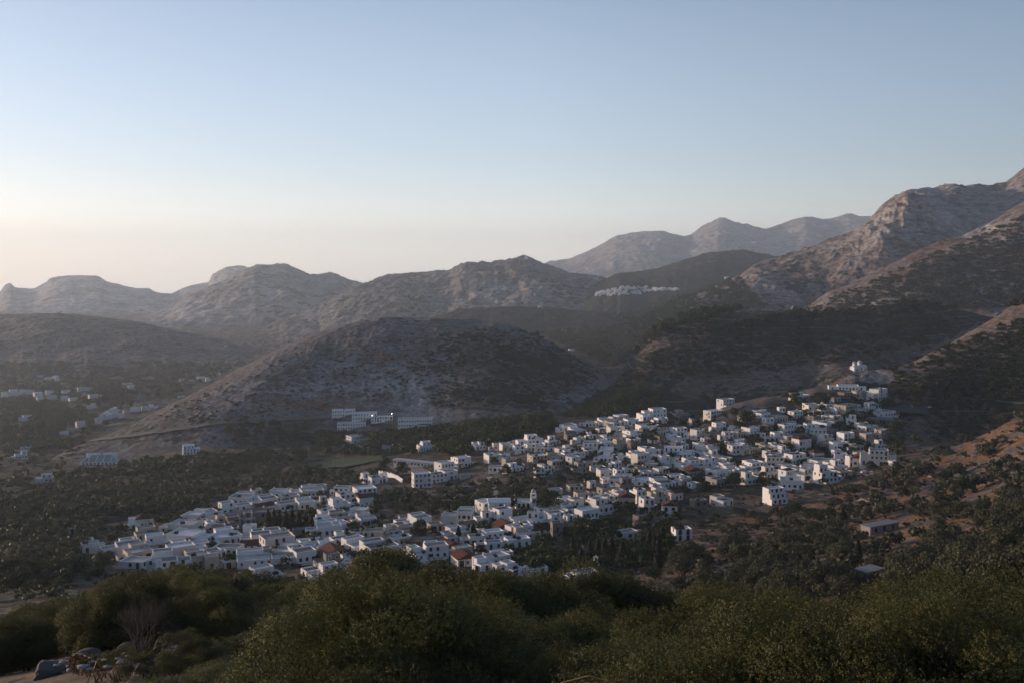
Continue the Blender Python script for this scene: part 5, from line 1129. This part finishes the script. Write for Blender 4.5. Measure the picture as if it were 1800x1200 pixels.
# ---- rocks, walls of loose stone
ROCKM = stonework('grey_limestone', (.16,.14,.125))
def rock_mesh(seed, n=2):
    import bmesh
    bm = bmesh.new(); bmesh.ops.create_icosphere(bm, subdivisions=n, radius=1); R = np.random.RandomState(seed); A = R.normal(size=(7, 3)); A /= np.linalg.norm(A, axis=1)[:,None]; B = R.uniform(.45, .9, 7)
    for v in bm.verts:
        c = np.array(v.co); k = 1.0
        for a, t in zip(A, B):
            q = c@a
            if q > t: k = min(k, t/q)
        v.co = v.co*k*(1+.06*math.sin(c[0]*9+c[1]*7+seed))
    me = bpy.data.meshes.new('rock'); bm.to_mesh(me); bm.free(); me.materials.append(ROCKM); return me
ROCKS = [rock_mesh(i, 3) for i in range(5)]
for i, (px, py, w, h) in enumerate(((545,1062,34,20),(515,1068,40,18),(610,1055,24,14),(275,1030,34,26),(285,1018,20,14),(260,1045,26,14),(75,1192,50,24),(115,1178,50,22),(150,1165,44,18),(190,1150,60,18),(230,1150,50,16),(285,1125,34,16),(295,1142,26,14),(265,1120,30,14),(540,1082,24,12),(250,1178,24,10),(500,1092,26,12),(460,1072,24,12),(640,1190,22,12))):
    p = hit(px, py); s = p.y/F; g = float(height(p.x, p.y)); r = link('rock', ROCKS[i % 5], None, (p.x, p.y+w*s*.2, g+h*s*.25), i*1.7); r.scale = (w*s*.72, w*s*.6, h*s*.95)
    reg(r, 'rock', 'rough grey boulder half buried in the slope', px, py, 'boulders on the near slope', w)
def rubble(name, P, n, sz, label):
    V = []; Fs = []; o = 0; rn = random.Random(len(label))
    import bmesh
    base_ = []
    for q in range(4):
        me = rock_mesh(40+q, 1); base_.append((np.array([v.co[:] for v in me.vertices]), np.array([f.vertices[:] for f in me.polygons])))
    W_ = [hit(x, y) for x, y in P]
    for k in range(n):
        t = rn.random()*(len(W_)-1); i = int(t); c = W_[i].lerp(W_[i+1], t-i); x = c.x+rn.gauss(0, .35); y = c.y+rn.gauss(0, .5); s = rn.uniform(.5, 1.3)*sz
        v, f = base_[k % 4]; a = rn.uniform(0, 6.28); M = np.array([[math.cos(a), math.sin(a), 0], [-math.sin(a), math.cos(a), 0], [0, 0, 1]])
        V.append((v@M)*np.array([s*1.2, s*.8, s*.38])+np.array([x, y, float(height(x, y))+rn.uniform(0, .4)])); Fs.append(f+o); o += len(v)
    me = np_mesh(name, np.vstack(V), np.vstack(Fs), [stonework('pale_limestone', (.40,.385,.365)) if 'pale' in label else ROCKM]); r = link(name, me); reg(r, 'stone wall', label, P[len(P)//2][0], P[len(P)//2][1], None, 60)
rubble('stone_wall', [(592,1062),(572,1075),(556,1090),(540,1105),(528,1122)], 230, .24, 'tumbled wall of pale loose stones')
rubble('stone_wall', [(100,1162),(115,1160),(160,1140),(200,1132),(250,1130)], 90, .15, 'broken wall of pale flat stones on the boulder edge')
rubble('stone_wall', [(110,1172),(150,1178),(220,1180),(260,1172)], 60, .12, 'scatter of small pale stones beside the dead shrub')
rubble('stone_wall', [(280,1135),(300,1140),(310,1150)], 50, .16, 'little heap of grey stones right of the dead shrub')
# ---- dead shrub
rn = random.Random(4); b = MB(); p = hit(245, 1165)
def grow(a, d, L, r, n):
    c = a+d*L; b.tube(a, c, r, r*.65, 5, cap=False)
    if n == 0: return
    for k in range(3 if n > 1 else 2): grow(c, (d+Vector((rn.gauss(0,.45), rn.gauss(0,.45), rn.gauss(.05,.3)))).normalized(), L*rn.uniform(.6,.9), r*.62, n-1)
for k in range(6): grow(Vector((rn.gauss(0,.1), rn.gauss(0,.1), -.1)), Vector((rn.gauss(0,.6), rn.gauss(0,.4), 1)).normalized(), .55, .028, 5)
reg(b.obj('dead_shrub', DEADW, None, tuple(p)), 'shrub', 'bare leafless shrub with tangled grey branches', 245, 1130)
for i, (px, py, R_) in enumerate(((255,1108,.7),(510,1075,.7),(535,1060,.8),(575,1050,.8),(555,1110,.5),(480,1075,.6),(150,1180,.4))):
    p = hit(px, py); r = link('dry_bush', MIDV['d'][i % 4], None, (p.x, p.y, p.z+R_*.5), i); r.scale = (R_, R_, R_*.8); reg(r, 'bush', 'low rust-brown dry bush between the rocks', px, py-6, 'dry bushes on the near slope', 20)
for i, (px, py, R_) in enumerate(((215,1128,.55),(245,1150,.5),(320,1150,.7),(330,1115,.8),(175,1176,.4),(205,1172,.45),(240,1190,.5),(130,1160,.35),(90,1182,.4),(300,1195,.6),(60,1170,.7),(20,1180,.8),(350,1175,.7),(160,1128,.6),(590,1040,.6),(500,1105,.7),(515,1125,.6),(610,1082,.6),(545,1120,.5))):
    p = hit(px, py); r = link('bush', FG['near'][i % 3][0], None, (p.x, p.y, p.z+R_*.35), i*1.3); k = R_/2.6; r.scale = (k, k, k*.9); reg(r, 'bush', 'small low green bush', px, py-6, 'small bushes between the rocks', 20)
# ---- orange plastic mesh fence at the foot of the picture
NET = plain('orange_mesh', (.16,.07,.03), .6); d0 = 9.0; A = [aq(x, 1165) for x in (985, 1035, 1090, 1150, 1210)]; FP = [Vector((a*d, d, q*d)) for (a, q), d in zip(A, (9.6, 9.2, 9.0, 9.1, 9.3))]
FP = [Vector((p.x, p.y, p.z-.12-.08*abs(i-1))) for i, p in enumerate(FP)]; r = empty('mesh_fence', tuple(FP[0])); b = MB(); O = FP[0]; hf = 1.0
for a, c in zip(FP, FP[1:]):
    n = 7
    for k in range(n): q = a.lerp(c, k/n)-O; b.tube(q, q-Vector((0,0,hf)), .0045, n=4, cap=False)
    for k in range(16): z = Vector((0,0,-hf*k/15)); b.tube(a-O+z, c-O+z, .0045, n=4, cap=False)
b.obj('netting', NET, r)
for q in FP[::2]: b = MB(); g = float(height(q.x, q.y)); b.tube((q-O)+Vector((0,.02,.0)), Vector((q.x-O.x, q.y-O.y+.02, g-.3-O.z)), .018, n=6); b.obj('post', IRON, r)
reg(r, 'fence', 'orange-brown plastic mesh fence at the foot of the thicket', 1080, 1188)
# ------------------------------------------------------------------ labels: each thing is described from its nearest landmark
LM = [(1511,642,'twin-domed hilltop chapel'),(938,876,'slim white bell tower'),(979,936,'square stone tower house'),(735,812,'long low school'),(508,915,'left row of cypresses'),(1090,965,'right cluster of cypresses'),
 (1178,897,'tall arched red-roofed house'),(824,922,'ochre-roofed house'),(598,815,'green sports pitch'),(172,805,'concrete grandstand'),(1048,995,'small round shrine'),(249,918,'red-roofed cottage at the left'),
 (1410,778,'hip-roofed tall house'),(1548,805,'tall white block at the right end'),(1366,872,'stepped three-storey house'),(1193,795,'large white walled house'),(746,748,'parked coach'),(566,1010,'blue-shuttered long house'),
 (320,947,'arcaded guest house'),(1219,828,'stone gabled house'),(740,845,'tall blank white block by the lane'),(1157,725,'topmost white house of the skyline'),(815,985,'red-gabled house near the thicket'),(1180,573,'lone mill tower'),
 (1547,695,'white house under the chapel spur'),(1430,670,'curving chapel road'),(905,830,'cream and white cluster on the knoll'),(190,735,'white hamlet on the plain'),(30,690,'far left hamlet'),(560,1085,'tumbled pale stone wall'),
 (245,1130,'bare dead shrub'),(675,990,'dark round oak above the wall'),(1550,928,'long farm shed'),(1532,1018,'lower grey shed'),(1080,1188,'orange mesh fence'),(333,792,'solitary white house below the hill'),(1062,760,'upper lane roofs'),(34,800,'white house by the left edge')]
# only the 300 largest houses stay single; the smallest far and half hidden ones become one mass
HSE = sorted([t for t in THINGS if t['cat'] == 'house'], key=lambda t: -t['size']*max(1, t.get('h', 1)))
small = HSE[300:]
if small:
    V = []; FQ = []; MI = []; mats = []; o_ = 0; FT_ = []
    for t in small:
        r = t['o']; Mr = Matrix.LocRotScale(r.location, r.rotation_euler, r.scale)
        for ch in list(r.children):
            Mc = Mr @ Matrix.LocRotScale(ch.location, ch.rotation_euler, ch.scale); me = ch.data
            V += [tuple(Mc @ v.co) for v in me.vertices]
            mp = []
            for m in me.materials:
                if m not in mats: mats.append(m)
                mp.append(mats.index(m))
            for p in me.polygons: FQ.append(tuple(o_+q for q in p.vertices)); MI.append(mp[p.material_index] if mp else 0)
            o_ += len(me.vertices); bpy.data.objects.remove(ch)
        bpy.data.objects.remove(r)
    me = bpy.data.meshes.new('small_houses'); me.from_pydata(V, [], FQ)
    for m in mats: me.materials.append(m)
    me.polygons.foreach_set('material_index', MI); me.update()
    tag(link('small_houses', me), 'smallest far and half hidden houses of the village and plain', 'houses', kind='stuff')
    ids = {id(t) for t in small}; THINGS = [t for t in THINGS if id(t) not in ids]
ORD = ['', 'second ', 'third ', 'fourth ', 'fifth ', 'sixth ', 'seventh ', 'eighth ', 'ninth ', 'tenth ', 'eleventh ', 'twelfth ', 'thirteenth ', 'fourteenth ', 'fifteenth ', 'sixteenth ', 'seventeenth ', 'eighteenth ', 'nineteenth ', 'twentieth ']+[f'twenty-{w} ' for w in ('first','second','third','fourth','fifth','sixth','seventh','eighth','ninth')]+['thirtieth ']+[f'thirty-{w} ' for w in ('first','second','third','fourth','fifth','sixth','seventh','eighth','ninth')]+['']*60
DIRS = ['right of', 'upper right of', 'above', 'upper left of', 'left of', 'lower left of', 'below', 'lower right of']
def sector(dx, dy): return int(((math.degrees(math.atan2(-dy*1.6, dx))+22.5) % 360)//45)
def solo(t): return sum(u['w'] == t['w'] for u in THINGS) == 1
used = {}
for t in THINGS:
    if solo(t): t['o']['label'] = t['w']; used[t['w']] = 1
for t in THINGS:
    if 'label' in t['o']: continue
    cands = []
    for lx, ly, nm in LM:
        dx, dy = t['x']-lx, t['y']-ly; D = math.hypot(dx, dy*1.6)
        if D < 2 or nm.split()[-1] in t['w'].split()[-1:]: continue
        sec = sector(dx, dy)
        rank = sum(1 for u in THINGS if u['w'] == t['w'] and u is not t and math.hypot(u['x']-lx, (u['y']-ly)*1.6) > 1 and sector(u['x']-lx, u['y']-ly) == sec and math.hypot(u['x']-lx, (u['y']-ly)*1.6) < D)
        if rank < 39: cands.append((D*(1+rank*.9), rank, sec, nm))
    cands.sort(); lab = None
    for sc, rank, sec, nm in cands:
        L_ = f'{t["w"]}, {ORD[rank]+"nearest" if rank else "nearest"} {DIRS[sec]} the {nm}'
        for x_, y_ in ((' a ', ' '), (' flat-roofed', ''), (' at the foot of', ' below')):
            if len(L_.split()) > 16: L_ = L_.replace(x_, y_, 1)
        if len(L_.split()) <= 16 and L_ not in used: lab = L_; break
    if lab is None: print('NOLAB', t['w'], t['x'], t['y']); lab = t['w']
    used[lab] = 1; t['o']['label'] = lab
print('labels', len(THINGS))
# ------------------------------------------------------------------ light, sky, air
SUN_AZ, SUN_EL = 65, 7.5           # degrees left of the view direction, above the horizon
w = bpy.data.worlds.new("World"); S.world = w; w.use_nodes = True
nt = w.node_tree; bg = nt.nodes['Background']
sky = nt.nodes.new('ShaderNodeTexSky'); sky.sky_type = 'NISHITA'; sky.sun_disc = False
sky.sun_elevation = rad(SUN_EL); sky.sun_rotation = rad(-SUN_AZ)
sky.altitude = 300; sky.air_density = SKY_AIR; sky.dust_density = SKY_DUST; sky.ozone_density = SKY_OZ
gm = nt.nodes.new('ShaderNodeGamma'); gm.inputs[1].default_value = .8; nt.links.new(sky.outputs[0], gm.inputs[0])
tc = nt.nodes.new('ShaderNodeTexCoord'); sx = nt.nodes.new('ShaderNodeSeparateXYZ'); nt.links.new(tc.outputs['Generated'], sx.inputs[0])
def wm(op, a, b, clamp=False):
    q = nt.nodes.new('ShaderNodeMath'); q.operation = op; q.use_clamp = clamp
    for i, v in enumerate((a, b)):
        if isinstance(v, (int, float)): q.inputs[i].default_value = v
        else: nt.links.new(v, q.inputs[i])
    return q.outputs[0]
def vm(op, a, b):
    q = nt.nodes.new('ShaderNodeVectorMath'); q.operation = op
    for i, v in enumerate((a, b)):
        if isinstance(v, tuple): q.inputs[i].default_value = v
        elif i == 1 and op == 'SCALE': nt.links.new(v, q.inputs[3])
        else: nt.links.new(v, q.inputs[i])
    return q.outputs[0]
# the western half of the dome is bright, the eastern half and the zenith are already dim
west = wm('MULTIPLY_ADD', wm('ADD', wm('MULTIPLY', sx.outputs[0], -1.15), wm('MULTIPLY', sx.outputs[1], .9)), .75, True)
west.node.inputs[2].default_value = .35
zz = wm('MULTIPLY', wm('MAXIMUM', sx.outputs[2], 0.0), 1/.285)
glow = wm('MULTIPLY', wm('POWER', 2.718, wm('MULTIPLY', wm('MULTIPLY', zz, zz), -1.0)), west)
body = vm('MULTIPLY', gm.outputs[0], tuple(v/.15*SKY_GAIN for v in (.272, .217, .207)))
body = vm('SCALE', body, wm('ADD', wm('MULTIPLY', west, 1-EAST), EAST))
vg = vm('SCALE', tuple(v/.15*SKY_GAIN for v in GLOWC), glow)
z2 = wm('MULTIPLY', wm('MAXIMUM', sx.outputs[2], 0.0), 1/.062)
g2 = wm('MULTIPLY', wm('POWER', 2.718, wm('MULTIPLY', wm('MULTIPLY', z2, z2), -1.0)), west)
vg = vm('ADD', vg, vm('SCALE', tuple(v/.15*SKY_GAIN for v in GLOW2), g2))
va = vm('ADD', body, vg).node
nt.links.new(va.outputs[0], bg.inputs[0]); bg.inputs[1].default_value = SKY_STR
sd = Vector((-math.sin(rad(SUN_AZ))*math.cos(rad(SUN_EL)), math.cos(rad(SUN_AZ))*math.cos(rad(SUN_EL)), math.sin(rad(SUN_EL))))
ld = bpy.data.lights.new('sun', 'SUN'); ld.energy = SUN_STR; ld.angle = rad(.6); ld.color = (1, .70, .47)
lo = bpy.data.objects.new('sun', ld); COL.objects.link(lo); lo.rotation_euler = sd.to_track_quat('Z', 'Y').to_euler(); lo.location = (0, 0, 500)
# the air of the valley: one closed box of thin even haze
x, y0, y1, z0, z1 = 13500, -300, 15200, float(min(Zg.min(), -300))-3, 500
V = [(-x,y0,z0),(x,y0,z0),(x,y1,z0),(-x,y1,z0),(-x,y0,z1),(x,y0,z1),(x,y1,z1),(-x,y1,z1)]
m = bpy.data.materials.new('haze'); m.use_nodes = True; m.node_tree.nodes.remove(m.node_tree.nodes['Principled BSDF'])
v = m.node_tree.nodes.new('ShaderNodeVolumePrincipled'); v.inputs['Color'].default_value = HAZE_COL; v.inputs['Density'].default_value = HAZE_D; v.inputs['Anisotropy'].default_value = .30
m.node_tree.links.new(v.outputs[0], m.node_tree.nodes['Material Output'].inputs['Volume'])
if HAZE_D > 0:
    tag(link('haze', np_mesh('haze', V, [(0,3,2,1),(4,5,6,7),(0,1,5,4),(1,2,6,5),(2,3,7,6),(3,0,4,7)], [m])), kind='stuff')
S.view_settings.view_transform = 'Standard'; S.view_settings.look = 'None'; S.view_settings.exposure = EXPOSURE; S.view_settings.gamma = 1
S.render.engine = 'CYCLES'; S.cycles.max_bounces = 4; S.cycles.diffuse_bounces = 2; S.cycles.volume_bounces = 2; S.cycles.transparent_max_bounces = 8
